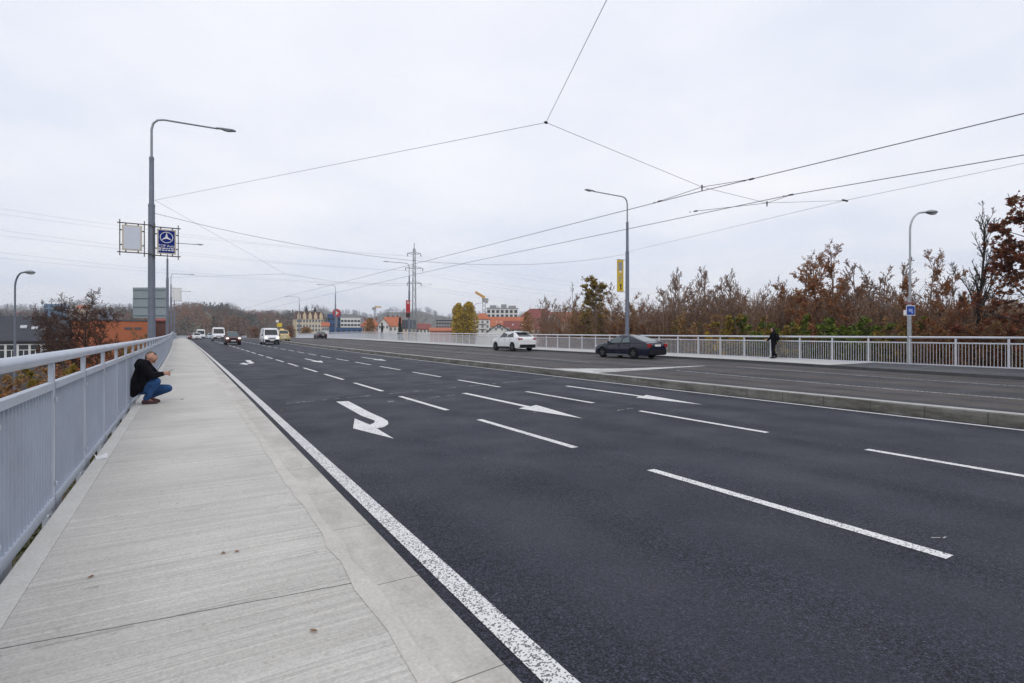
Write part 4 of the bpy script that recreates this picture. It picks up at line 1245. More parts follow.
# ------------------------------------------------------------------ litter
M_leaf = mat('dry fallen leaf', (.26, .15, .08), .8, .4, 30)
random.seed(11)
for (px, py, lab) in ((223, 554, 'dry brown leaf on the concrete path left of its middle'), (237, 552.5, 'smaller dry leaf just right of the brown leaf on the path'), (313, 632, 'orange brown leaf lying near the bottom of the photo on the path'),
                      (91, 578, 'small dry leaf on the left part of the path'), (282, 411, 'tiny dark leaf on the path beside the kerb'), (182, 400, 'little dark scrap on the path in front of the crouching man')):
    x, y = G(px, py, LP); s = .019 if py > 500 else .035
    b = MB(); n = 7
    out = [(s * (1.3 * math.cos(2 * PI * i / n)) * random.uniform(.7, 1.1), s * .6 * math.sin(2 * PI * i / n) * random.uniform(.7, 1.1)) for i in range(n)]
    for i in range(n):
        a, c = out[i], out[(i + 1) % n]
        b.quad((0, 0, .002), (a[0], a[1], .004 + .012 * abs(a[1]) / s), (c[0], c[1], .004 + .012 * abs(c[1]) / s))
    o = b.build('fallen_leaf', M_leaf); o.location = (x, y, LP + .002 + rise(y)); o.rotation_euler = (0, 0, random.uniform(0, 3))
    tag(o, lab, 'leaf', 'fallen leaves on the path')
b = MB(); b.quad((0, 0, 0), (.10, .02, .01), (.09, .12, .05), (-.01, .1, .02)); b.quad((0, 0, .002), (-.01, .1, .022), (-.03, .06, .07))
x, y = G(91, 458, LP); o = b.build('paper_scrap', M_white); o.location = (-.90, 7.75, LP + .006)
tag(o, 'crumpled white scrap of paper at the foot of the left railing', 'paper')

# ------------------------------------------------------------------ ground, hills
def hill(x, y):
    r = math.hypot(x, y); a = math.degrees(math.atan2(x, y))     # 0 along the road, + right
    h = 0
    wv = math.sin(a * .33 + 1) * .5 + math.sin(a * .9 + .4) * .3 + math.sin(a * 2.3) * .2
    f1 = sstep(330, 760, r)
    # nearer wooded hill ahead of the road, lower to the left
    h1 = 27 + 4 * wv
    if a < -6: h1 = 27 + 4 * wv - 10 * sstep(-6, -16, a)
    if a > 8: h1 = (27 + 4 * wv) * (1 - .97 * sstep(11, 19, a))
    f2 = sstep(900, 1900, r)
    h2 = 78 + 10 * math.sin(a * .7) + 6 * math.sin(a * 1.7 + 2)
    return max(f1 * h1, f2 * h2)
def terr(x, y):
    xb = x - bend(max(0, y))
    base = -6.0
    lat = 1 - sstep(0, 8, -2.0 - xb) if xb < 12 else 1 - sstep(0, 14, xb - 29.5)
    near = 1 - sstep(24, 48, y)
    far = sstep(150, 205, y) * (1 - sstep(0, 30, -xb - 4)) * (1 - sstep(0, 30, xb - 34))
    bank = max(lat * near * 4.75, far * 5.2)
    return base + bank + hill(x, y)
b = MB()
rads = [0] + [3 * 1.07 ** i for i in range(1, 104)]
rads = [r for r in rads if r < 2600]
NA = 220
angs = [-math.pi + 2 * math.pi * i / NA for i in range(NA)]
for r in rads[1:]:
    for a in angs:
        x, y = r * math.sin(a), r * math.cos(a)
        z = terr(x, y)
        if -1.5 < x - bend(max(0, y)) < 29.8 and -20 < y < 150: z = min(z, -1.6)
        b.v.append((x, y, z))
for i in range(len(rads) - 2):
    for k in range(NA):
        p, q = i * NA + k, i * NA + (k + 1) % NA
        b.f.append((p, q, q + NA, p + NA)); b.mi.append(0)
c0 = len(b.v); b.v.append((0, 0, -1.6))
for k in range(NA): b.f.append((c0, (k + 1) % NA, k)); b.mi.append(0)
structure(b.build('ground', M_ground, None, 180))

# ------------------------------------------------------------------ trees
M_bark = mat('grey brown bark', (.17, .135, .11), .9, .3, 8)
M_barkr = mat('reddish twig bark', (.21, .14, .105), .9, .3, 8)
M_barkd = mat('dark bark', (.030, .024, .020), .9, .3, 8)
M_barks = mat('dark red brown bark', (.05, .03, .024), .9, .3, 8)
L_rustd = leafmat('dark rust leaves', [(.06, .025, .015), (.13, .05, .022), (.18, .075, .03)], .6, .3)
L_brown = leafmat('brown autumn leaves', [(.17, .10, .045), (.34, .19, .075), (.48, .28, .11), (.24, .135, .055)], .6, .4)
L_rust = leafmat('rust red autumn leaves', [(.15, .06, .035), (.33, .13, .055), (.46, .22, .08), (.24, .10, .055)], .6, .4)
L_olive = leafmat('olive leaves', [(.12, .09, .02), (.25, .18, .03), (.38, .26, .05), (.17, .13, .025)])
L_green = leafmat('green shrub leaves', [(.05, .085, .014), (.11, .16, .02), (.20, .23, .03), (.07, .12, .016)])
L_yel = leafmat('yellow poplar leaves', [(.26, .18, .010), (.50, .33, .014), (.62, .43, .02), (.22, .17, .012)])
L_maple = leafmat('dark red maple leaves', [(.09, .03, .02), (.19, .055, .03), (.26, .10, .04), (.13, .06, .03)], .55, .35)
L_con = leafmat('dark conifer needles', [(.008, .018, .012), (.016, .034, .018), (.024, .045, .022)], .7, .1)
L_litter = leafmat('leaf litter', [(.07, .04, .02), (.14, .08, .035), (.08, .11, .025), (.19, .12, .05)])
def leaf_quad(b, p, s, rnd, droop=0):
    n = Vector((rnd.gauss(0, 1), rnd.gauss(0, 1), rnd.gauss(0, 1) + droop)).normalized()
    u = n.orthogonal().normalized(); w = n.cross(u)
    a = rnd.uniform(0, 6.28); u, w = u * math.cos(a) + w * math.sin(a), w * math.cos(a) - u * math.sin(a)
    l = s * rnd.uniform(.7, 1.25); h = l * rnd.uniform(.55, .8)
    b.quad(p + u * l * .5, p + w * h * .5, p - u * l * .5, p - w * h * .5)
def maple_leaf(b, p, s, rnd):
    n = Vector((rnd.gauss(0, 1), rnd.gauss(0, 1), rnd.gauss(0, .8))).normalized()
    u = n.orthogonal().normalized(); w = n.cross(u)
    a = rnd.uniform(0, 6.28); u, w = u * math.cos(a) + w * math.sin(a), w * math.cos(a) - u * math.sin(a)
    out = []
    for i in range(10):
        t = 2 * PI * i / 10; r = s * (.62 if i % 2 == 0 else .30) * (1.0 + .15 * math.sin(i))
        out.append(p + u * math.cos(t) * r + w * math.sin(t) * r + n * (.12 * s if i % 2 == 0 else 0))
    b.quad(*out)
def tree_mesh(seed, H, stems, lean, kids, lens, angle, twig, leaf, nleaf, lsize, leaf_from=2, maple=False, leaf_zmax=1.0, r0=.09, upright=.35, start=.18, leafdens_low=1.0, crown=None):
    """branching skeleton: stems -> limbs -> twigs; returns (wood MB, leaf MB)"""
    rnd = random.Random(seed); wb, lb = MB(), MB()
    def grow(p, d, L, r, level):
        n = 7 if level == 0 else 4 if level == 1 else 3
        pts, rs = [p.copy()], [r]
        q = p.copy(); dd = d.copy()
        for i in range(n):
            wob = .035 if level == 0 else .10
            dd = (dd + Vector((rnd.gauss(0, wob), rnd.gauss(0, wob), rnd.gauss(0, .07) + (.05 * upright if level else .06)))).normalized()
            q = q + dd * (L / n); pts.append(q.copy()); rs.append(max(.0115, r * (1 - .82 * (i + 1) / n)))
        wb.tube(pts, rs, 6 if level == 0 else 4 if level == 1 else 3, caps=False)
        if level < len(kids):
            k = kids[level]; k = max(1, int(k * rnd.uniform(.8, 1.2)))
            for j in range(k):
                t = rnd.uniform(start if level == 0 else .15, .98) if level else start + (1 - start) * (j + rnd.random()) / k * .98
                f = t * n; i0 = min(n - 1, int(f)); pp = pts[i0].lerp(pts[i0 + 1], f - i0)
                ax = (pts[i0 + 1] - pts[i0]).normalized()
                o = ax.orthogonal().normalized(); a = rnd.uniform(0, 2 * PI); o = Matrix.Rotation(a, 3, ax) @ o
                an = math.radians(rnd.uniform(angle[0], angle[1]))
                nd = (ax * math.cos(an) + o * math.sin(an) + Vector((0, 0, upright * rnd.uniform(.3, 1)))).normalized()
                cl = L * lens[level] * rnd.uniform(.6, 1.15) * ((1.05 - .75 * t) if level == 0 and crown is None else (1.0 - .35 * t))
                grow(pp, nd, cl, max(.0125, rs[i0] * .5), level + 1)
        if level >= leaf_from:
            for j in range(nleaf):
                if rnd.random() < .15: continue
                f = rnd.uniform(.1, 1) * n; i0 = min(n - 1, int(f)); pp = pts[i0].lerp(pts[i0 + 1], f - i0)
                if pp.z > H * leaf_zmax * rnd.uniform(.75, 1.1): continue
                pp = pp + Vector((rnd.gauss(0, .05), rnd.gauss(0, .05), rnd.gauss(0, .05)))
                if maple: maple_leaf(lb, pp, lsize * rnd.uniform(.6, 1.2), rnd)
                else: leaf_quad(lb, pp, lsize, rnd)
    for s in range(stems):
        a = 2 * PI * s / stems + rnd.uniform(-.5, .5); ln = rnd.uniform(.3, 1) * lean if stems > 1 else lean * .2
        d = Vector((math.cos(a) * ln, math.sin(a) * ln, 1)).normalized()
        o = Vector((math.cos(a), math.sin(a), 0)) * (.25 if stems > 1 else 0) * rnd.uniform(.3, 2)
        hs = H * (rnd.uniform(.72, 1.0) if s else 1.0)
        grow(o, d, hs, r0 * rnd.uniform(.8, 1.1) * hs / H, 0)
    return wb, lb
PROTO = {}
def proto(key, mbark, mleaf, *a, **k):
    wb, lb = tree_mesh(*a, **k)
    PROTO[key] = (wb.mesh(key + '_wood', mbark), lb.mesh(key + '_leaves', mleaf) if lb.f else None, a[1])
def plant(key, x, y, z, h, rz, name, label, cat, group=None, sx=1.0, mleaf=None):
    wm, lm, H = PROTO[key]
    root = empty(name, (x, y, z), rz, label, cat, group)
    s = h / H; root.scale = (s * sx, s * sx, s)
    o = bpy.data.objects.new('trunk', wm); COL.objects.link(o); o.parent = root
    if lm:
        o = bpy.data.objects.new('crown', lm); COL.objects.link(o); o.parent = root
        if mleaf:
            o.material_slots[0].link = 'OBJECT'; o.material_slots[0].material = mleaf
    return root
# thicket trees: several upright stems, thin twigs, leaves mostly low
proto('thicket_a', M_barkr, L_brown, 1, 8, 5, .30, (18, 9, 4), (.36, .42, .5), (30, 68), 0, 0, 9, .085, leaf_zmax=.86, start=.08)
proto('thicket_b', M_barkr, L_brown, 2, 8, 5, .28, (20, 9, 4), (.34, .42, .5), (30, 68), 0, 0, 8, .085, leaf_zmax=.66, start=.08)
proto('thicket_c', M_barkr, L_rust, 3, 8, 4, .24, (18, 9, 4), (.34, .42, .5), (25, 60), 0, 0, 7, .085, leaf_zmax=1.05, start=.08)
proto('bare_a', M_barkr, L_rust, 4, 8, 5, .20, (24, 10, 4), (.30, .44, .5), (25, 55), 0, 0, 2, .085, leaf_zmax=.7, start=.12)
proto('bare_cone', M_barkd, L_brown, 5, 10, 1, .0, (54, 10, 4), (.36, .36, .45), (32, 55), 0, 0, 0, .1, upright=.45, r0=.17, start=.15)
proto('olive_cone', M_bark, L_olive, 6, 8, 1, .0, (60, 9, 3), (.24, .4, .5), (45, 75), 0, 0, 6, .11, leaf_zmax=1.3, start=.12, r0=.12)
proto('maple', M_barkd, L_maple, 7, 9, 1, .0, (44, 9, 3), (.48, .45, .5), (50, 85), 0, 0, 6, .18, maple=True, r0=.16, start=.15, upright=.2, leaf_zmax=1.2)
proto('spread', M_barks, L_rustd, 8, 9, 1, .05, (30, 13, 7), (.40, .45, .5), (35, 85), 0, 0, 3, .085, upright=.10, start=.44, leaf_zmax=1.2, r0=.20, crown=1)
proto('shrub_green', M_bark, L_green, 9, 4, 6, .55, (9, 6, 3), (.35, .4, .5), (25, 65), 0, 0, 9, .13, leaf_zmax=1.3, r0=.03, start=.06)
proto('shrub_brown', M_barkr, L_brown, 10, 5, 8, .5, (11, 7, 3), (.36, .42, .5), (25, 60), 0, 0, 5, .11, leaf_zmax=1.1, r0=.03, start=.06)
gt = 'autumn trees behind the right railing'
TREES = [  # pixel column, pixel top, distance right of the road axis, kind, leaf override, label
 (548, 300, 46, 'bare_a', None, 'thin bare grey tree at the left end of the right-hand trees, beside the red roofs'),
 (567, 296, 43, 'thicket_b', None, 'brown twiggy tree second from the left end of the right-hand trees'),
 (584, 291, 37, 'thicket_a', None, 'dense brown tree just left of the olive pointed tree'),
 (597, 280, 38, 'olive_cone', None, 'olive pointed tree left of the lamp post with yellow banner'),
 (628, 297, 36, 'thicket_a', L_rust, 'rusty brown tree directly behind the lamp post with yellow banner'),
 (643, 284, 39, 'thicket_a', None, 'brown tree just right of the lamp post with yellow banner, above the dark car'),
 (662, 288, 36, 'thicket_b', None, 'brown tree with bare top above the rear of the dark blue car'),
 (680, 275, 42, 'bare_a', None, 'tall bare grey tree right of the dark blue car, behind the brown thicket'),
 (697, 271, 37, 'thicket_b', L_olive, 'olive brown tree with thin bare top twigs right of the dark blue car'),
 (714, 274, 40, 'bare_a', None, 'bare grey twiggy tree midway between the dark car and the walker'),
 (730, 276, 37, 'bare_a', None, 'bare purple grey tree above the yellow green shrub'),
 (746, 279, 40, 'thicket_b', None, 'brown grey tree just left of the walker'),
 (764, 279, 37, 'thicket_b', L_rust, 'reddish twiggy tree directly above the walker'),
 (786, 270, 38, 'thicket_c', None, 'rust leaved tree with drooping top just right of the walker'),
 (806, 266, 41, 'thicket_c', L_brown, 'brown leaved tree between the walker and the tall rust tree'),
 (824, 255, 36, 'thicket_c', None, 'tall rust leaved tree with airy top, highest between walker and blue sign'),
 (846, 262, 38, 'thicket_c', None, 'rust leaved tree close to the right of the tallest rust tree'),
 (868, 266, 37, 'bare_a', None, 'slender bare tree left of the slim lamp with blue sign'),
 (888, 266, 40, 'bare_a', None, 'slender bare tree with few red leaves just left of the blue sign'),
 (932, 254, 34, 'thicket_c', None, 'rusty leaved tree just right of the slim lamp with blue sign'),
 (968, 224, 36, 'bare_cone', None, 'tall bare conical tree with straight dark trunk near the right edge'),
 (952, 276, 39, 'bare_a', None, 'bare twiggy tree left of the tall conical tree'),
 (992, 282, 39, 'bare_a', None, 'bare twiggy tree between the conical tree and the red maple'),
]
random.seed(3)
for (px, yt, X, key, ml, lab) in TREES:
    Y = Yof(px, X); D = X * SB + Y * CB
    zb = terr(X, Y) - .1; zt = Z(yt, D)
    plant(key, X, Y, zb, zt - zb, random.uniform(0, 6.28), 'autumn_tree' if 'bare' not in key else 'bare_tree', lab, 'tree', gt, random.uniform(.85, 1.05) * (.8 if key == 'bare_cone' else 1.25 if key == 'olive_cone' else 1), ml)
# big-leaved maple at the right edge
X = 31.6; Y = Yof(1062, X); D = X * SB + Y * CB; zb = terr(X, Y) - .1
plant('maple', X, Y, zb, Z(205, D) - zb, 2.2, 'maple_tree', 'dark red maple with large leaves cut by the right edge of the photo', 'tree', None, 1.15)
SHR = [(772, 312, 32.6, 'shrub_green', None, 'green shrub behind the railing at the walker'),
 (796, 322, 32.4, 'shrub_green', L_olive, 'olive shrub behind the railing just right of the walker'),
 (842, 314, 32.6, 'shrub_green', None, 'bright green shrub behind the railing below the tallest rust tree'),
 (872, 313, 32.6, 'shrub_green', None, 'green shrub behind the railing left of the blue sign'),
 (893, 322, 32.0, 'shrub_green', L_olive, 'low olive shrub behind the railing nearest to the left of the blue sign'),
 (733, 329, 32.6, 'shrub_green', L_yel, 'small yellow shrub behind the railing left of the walker'),
 (700, 312, 33, 'shrub_brown', None, 'brown shrub behind the railing beyond the yellow shrub'),
 (745, 312, 33, 'shrub_green', L_olive, 'dark olive shrub behind the yellow shrub'),
 (672, 310, 33, 'shrub_brown', None, 'brown shrub behind the railing right of the dark blue car'),
 (645, 308, 33, 'shrub_brown', L_rust, 'rusty shrub behind the roof of the dark blue car'),
 (610, 306, 33.4, 'shrub_brown', None, 'brown shrub behind the railing left of the lamp post with yellow banner'),
 (585, 310, 34, 'shrub_brown', None, 'brown shrub behind the railing below the olive pointed tree'),
 (562, 314, 35, 'shrub_brown', L_rust, 'rusty shrub at the left end of the right-hand thicket'),
 (820, 312, 33.4, 'shrub_brown', L_rust, 'rusty shrub under the tallest rust tree'),
 (915, 318, 32.4, 'shrub_brown', None, 'brown shrub behind the railing at the blue sign'),
 (936, 314, 32.2, 'shrub_brown', L_rust, 'rusty shrub behind the railing right of the blue sign'),
 (958, 318, 32.4, 'shrub_brown', None, 'brown shrub at the foot of the tall conical tree'),
 (985, 322, 32.2, 'shrub_brown', L_rust, 'rusty shrub behind the railing left of the red maple'),
 (1012, 322, 31.8, 'shrub_brown', None, 'brown shrub behind the railing under the red maple'),
]
for (px, yt, X, key, ml, lab) in SHR:
    if px < 680: X += 4.5; key = 'thicket_a'
    Y = Yof(px, X); D = X * SB + Y * CB; zb = terr(X, Y) - .1
    plant(key, X, Y, zb, Z(yt, D) - zb, random.uniform(0, 6.28), 'shrub', lab, 'shrub', 'shrubs behind the right railing', random.uniform(.95, 1.25) if 'green' in key else 1.0, ml)
# left: spreading dark tree in front of the orange building, shrubs on the bank
x, y = W(80, 36); zb = terr(x, y) - .1
plant('spread', x, y, zb, Z(309.5, 36) - zb, 1.0, 'bare_tree', 'wide spreading dark brown tree in front of the orange building', 'tree', None, .92)
x, y = W(58, 44); zb = terr(x, y) - .1
plant('spread', x, y, zb, Z(316, 44) - zb, 3.0, 'bare_tree', 'smaller bare spreading tree before the dark roof, left of the wide tree', 'tree', None, .6)
random.seed(8)
for i, (px, D, yt, key, ml, lab) in enumerate(((10, 13, 372, 'shrub_brown', L_rust, 'rusty shrub below the left railing at the very left edge'), (32, 16, 366, 'shrub_brown', None, 'brown shrub below the left railing before the dark house'),
        (52, 20, 360, 'shrub_green', L_olive, 'olive shrub seen through the left railing'), (75, 26, 354, 'shrub_brown', L_rust, 'rusty shrub below the wide spreading tree'), (110, 40, 342, 'shrub_brown', None, 'brown shrub before the orange building'), (140, 60, 338, 'shrub_green', L_olive, 'olive shrub left of the nearest left lamp post'),
        (146, 66, 331, 'shrub_brown', None, 'brown bush between the nearest left lamp post and the second one'))):
    x, y = W(px, D); zb = terr(x, y) - .1
    plant(key, x, y, zb, max(1.6, Z(yt, D) - zb), i * 1.3, 'shrub', lab, 'shrub', 'shrubs below the left railing', 1.2 if Z(yt, D) - zb < 4.5 else .6, ml)

# leafy ground cover and undergrowth along both banks
def cover(name, n, fpos, ml, size, label, hmax):
    rnd = random.Random(4); b = MB()
    for i in range(n):
        x, y = fpos(rnd); z = terr(x, y)
        p = Vector((x, y, z + rnd.random() ** 2 * hmax)); leaf_quad(b, p, size * rnd.uniform(.7, 1.4), rnd, .8)
    o = b.build(name, ml); return tag(o, label, 'undergrowth', None, 'stuff')
def fr(r):
    y = -6 + 80 * r.random(); return (31 + bend(max(0, y)) + r.random() ** 1.2 * 16, y)
cover('undergrowth', 26000, fr, L_litter, .22, 'brown and green leafy undergrowth on the bank behind the right railing', 2.2)
def flf(r):
    y = 0 + 30 * r.random() ** 1.3; return (-1.35 + bend(y) - r.random() ** 1.5 * 9, y)
cover('undergrowth', 16000, flf, leafmat('bank leaves', [(.03, .05, .012), (.07, .09, .02), (.10, .06, .02), (.05, .03, .015)]), .10, 'leafy green and brown ground cover on the bank below the left railing', .35)
# twiggy mass behind the first trees: a thicket nobody could count
rnd = random.Random(9); b = MB()
for i in range(2500):
    px = rnd.uniform(545, 1050); X = rnd.uniform(35, 50); Y = Yof(px, X); z = terr(X, Y)
    if Y < -5 or Y > 105: continue
    D = X * SB + Y * CB
    h = Z(rnd.uniform(304, 329) - (10 if 690 < px < 900 else 0), D) - z; p = Vector((X, Y, z)); d = Vector((rnd.gauss(0, .12), rnd.gauss(0, .12), 1)).normalized()
    pts = [p + d * h * t + Vector((rnd.gauss(0, .12), rnd.gauss(0, .12), 0)) for t in (0, .35, .7, 1)]
    b.cur = 0; b.tube(pts, [.035, .025, .018, .010], 3, caps=False)
    for k in range(14):
        t = rnd.random() ** .8
        q = pts[1].lerp(pts[2], t * 2) if t < .5 else pts[2].lerp(pts[3], t * 2 - 1); e = q + Vector((rnd.gauss(0, .45), rnd.gauss(0, .45), rnd.uniform(.3, 1.0)))
        b.cur = 0; b.tube([q, e], [.013, .009], 3, caps=False)
        b.cur = 3 if t < .45 and (i % 5 < 2) else 1 + (i % 3 == 0)
        if rnd.random() < .75:
            for m in range(4): leaf_quad(b, q.lerp(e, rnd.random()), .12, rnd)
tag(b.build('thicket', [M_barkr, L_brown, L_rust, L_olive]), 'dense brown twiggy thicket filling the space behind the right-hand trees', 'thicket', None, 'stuff')

# ------------------------------------------------------------------ far wood and distant trees
M_far1 = leafmat('far brown wood', [(.09, .06, .048), (.15, .095, .068), (.19, .12, .08)], .9, .1)
M_far2 = leafmat('far rust wood', [(.15, .075, .045), (.23, .11, .055), (.18, .10, .06)], .9, .1)
M_far3 = leafmat('far green wood', [(.022, .04, .028), (.036, .06, .036), (.05, .075, .045)], .9, .1)
M_far4 = leafmat('far grey wood', [(.10, .09, .085), (.14, .125, .115), (.17, .145, .125)], .9, .1)
rnd = random.Random(21); b = MB()
cl = random.Random(33)
pockets = [(cl.uniform(-16, 30), cl.uniform(280, 800), cl.choice((0, 0, 0, 1, 1, 2, 3, 3))) for i in range(120)]
def far_tree(x, y, z, h, kind):
    b.cur = kind
    con = kind == 2
    n = 46
    for i in range(n):
        t = rnd.random() ** .8
        rr = h * (.34 * (1 - t) + .03) if con else h * .36 * math.sqrt(max(0, 1 - (2 * t - .85) ** 2 * .75))
        a = rnd.uniform(0, 6.28); u = rr * math.sqrt(rnd.random())
        leaf_quad(b, Vector((x + u * math.cos(a), y + u * math.sin(a), z + h * (.08 + .92 * t))), h * .13 * (1.2 - .5 * t), rnd)
for i in range(3400):
    px = rnd.uniform(-30, 500); D = 230 + 560 * rnd.random() ** .8
    if px > 290 and D < 330: continue
    x, y = W(px, D); z = terr(x, y)
    a = math.degrees(math.atan2(x, y))
    if -1.5 < a < 7 and D < 280: continue
    kd = min(pockets, key=lambda q: (q[0] - a) ** 2 * 30 + (q[1] - D) ** 2 * .02)[2]
    if rnd.random() < .2: kd = rnd.choice((0, 1, 2, 3))
    far_tree(x, y, z - .5, rnd.uniform(7, 12.5), kd)
for i in range(3000):
    px = rnd.uniform(-30, 620); D = rnd.uniform(900, 1850); x, y = W(px, D)
    far_tree(x, y, terr(x, y) - 1, rnd.uniform(11, 17), rnd.choice((0, 2, 2, 3)))
tag(b.build('far_wood', [M_far1, M_far2, M_far3, M_far4]), 'brown and dark green autumn wood covering the distant hills', 'wood', None, 'stuff')
def puff(px, D, ytop, ybase, wpx, ml, name, label, shape, n, leafs):
    """a single distant tree: trunk and a crown of leaf faces"""
    r = random.Random(int(px * 7)); x, y = W(px, D); zb = terr(x, y); H = Z(ytop, D) - zb; w = wpx / F * D / 2
    root = empty(name, (x, y, zb), 0, label, 'tree')
    t = MB(); t.tube([(0, 0, 0), (0, 0, H * .5), (0, 0, H * .92)], [.05 * w + .12, .1, .03], 6)
    for i in range(14):
        a = r.uniform(0, 6.28); z0 = H * r.uniform(.2, .8); e = w * .7 * (1 - z0 / H * .6)
        t.tube([(0, 0, z0), (math.cos(a) * e, math.sin(a) * e, z0 + H * .12)], [.07, .02], 4)
    t.build('trunk', M_barkd, root)
    l = MB()
    for i in range(n):
        u = r.random(); rr = w * shape(u)
        a = r.uniform(0, 6.28); q = rr * r.random() ** .45
        lob = 1 + .22 * math.sin(5 * a + 9 * u) + .15 * math.sin(3 * a - 14 * u)
        leaf_quad(l, Vector((q * lob * math.cos(a), q * lob * math.sin(a), H * (.10 + .9 * u) * (1 - .04 * q / w * math.sin(4 * a)))), leafs, r)
    l.build('crown', ml, root)
pop = lambda u: (.55 + .9 * u) if u < .42 else max(.04, math.sqrt(max(0, 1 - ((u - .42) / .585) ** 2.2)))
puff(458.5, 190, 303.5, 334, 13.5, L_yel, 'poplar_tree', 'yellow poplar with rounded top, left one of the close pair', pop, 3600, .75)
puff(469, 192, 302, 334, 17, L_yel, 'poplar_tree', 'wider yellow poplar, right one of the close pair', pop, 4300, .75)
cone = lambda u: max(.05, 1.0 - u * .93) * (.88 + .12 * math.sin(u * 40))
puff(400, 190, 318, 334, 9, L_con, 'spruce_tree', 'dark green spruce left of the lattice pylon', cone, 1800, .7)
puff(382, 185, 323, 334, 5, L_con, 'spruce_tree', 'smaller dark spruce before the white gabled house', cone, 900, .6)
puff(370, 180, 318, 334, 12, L_brown, 'autumn_tree', 'brown round tree before the red roofed house left of the pylon', lambda u: math.sqrt(max(0, 1 - (2 * u - 1) ** 2)), 1500, .6)
puff(290, 200, 326, 336, 11, M_far2, 'autumn_tree', 'rust brown tree left of the cream building', lambda u: math.sqrt(max(0, 1 - (2 * u - 1) ** 2)), 800, .5)
puff(306, 200, 327, 336, 12, L_brown, 'autumn_tree', 'brown bush before the cream building', lambda u: math.sqrt(max(0, 1 - (2 * u - 1) ** 2)), 1300, .6)
puff(527, 110, 312, 334, 16, L_brown, 'autumn_tree', 'brown twiggy tree before the red roofs right of the white car', lambda u: math.sqrt(max(0, 1 - (2 * u - 1) ** 2)) * .9 + .1, 1500, .4)
puff(255, 190, 327, 340, 13, M_far2, 'autumn_tree', 'orange brown tree at the roadside above the white van in the middle', lambda u: math.sqrt(max(0, 1 - (2 * u - 1) ** 2)), 700, .5)

# ------------------------------------------------------------------ buildings
M_win = mat('window glass', (.035, .045, .055), .15, .2, spec=.8)
M_tile = mat('orange roof tiles', (.42, .13, .06), .75, .2, 1.0, bump=.3, bscale=6)
M_tiled = mat('dark red roof tiles', (.22, .055, .045), .75, .2, 1.0, bump=.3, bscale=6)
M_slate = mat('dark slate roof', (.03, .034, .045), .7, .15, 1.0)
M_cream = mat('cream render', (.66, .54, .36), .85, .08, .6)
M_wwall = mat('white render', (.74, .73, .71), .85, .05, .6)
M_gwall = mat('grey render', (.30, .30, .31), .85, .10, .6)
M_dwall = mat('dark plaster', (.10, .10, .11), .85, .15, .6)
M_orange = mat('orange render', (.42, .125, .05), .85, .14, .25)
M_bluew = mat('blue cladding', (.03, .10, .26), .5, .10, .6)
M_bglass = mat('blue glass facade', (.10, .22, .36), .2, .12, .5, spec=.8)
M_pink = mat('pale pink render', (.60, .36, .32), .85, .06, .6)
WINME = {}
def window_obj(w, h, parent, loc, frame=True, mf=None):
    key = (round(w, 2), round(h, 2), frame)
    if key not in WINME:
        b = MB(); b.box((0, -.02, 0), (w, .08, h)); gm = b.mesh('window', M_win)
        b = MB(); t = min(.14, w * .13)
        for s in (-1, 1): b.box((s * w / 2, -.05, 0), (t, .10, h + t)); b.box((0, -.05, s * h / 2), (w - t, .10, t))
        b.box((0, -.06, h * .12), (w - t, .06, t * .6)); b.box((0, -.058, -h * .2), (t * .6, .05, h * .6 - t * .5))
        WINME[key] = (gm, b.mesh('window_frame', M_white))
    gm, fm = WINME[key]
    o = bpy.data.objects.new('window', gm); COL.objects.link(o); o.parent = parent; o.location = loc
    if frame:
        f = bpy.data.objects.new('frame', fm); COL.objects.link(f); f.parent = o
    return o
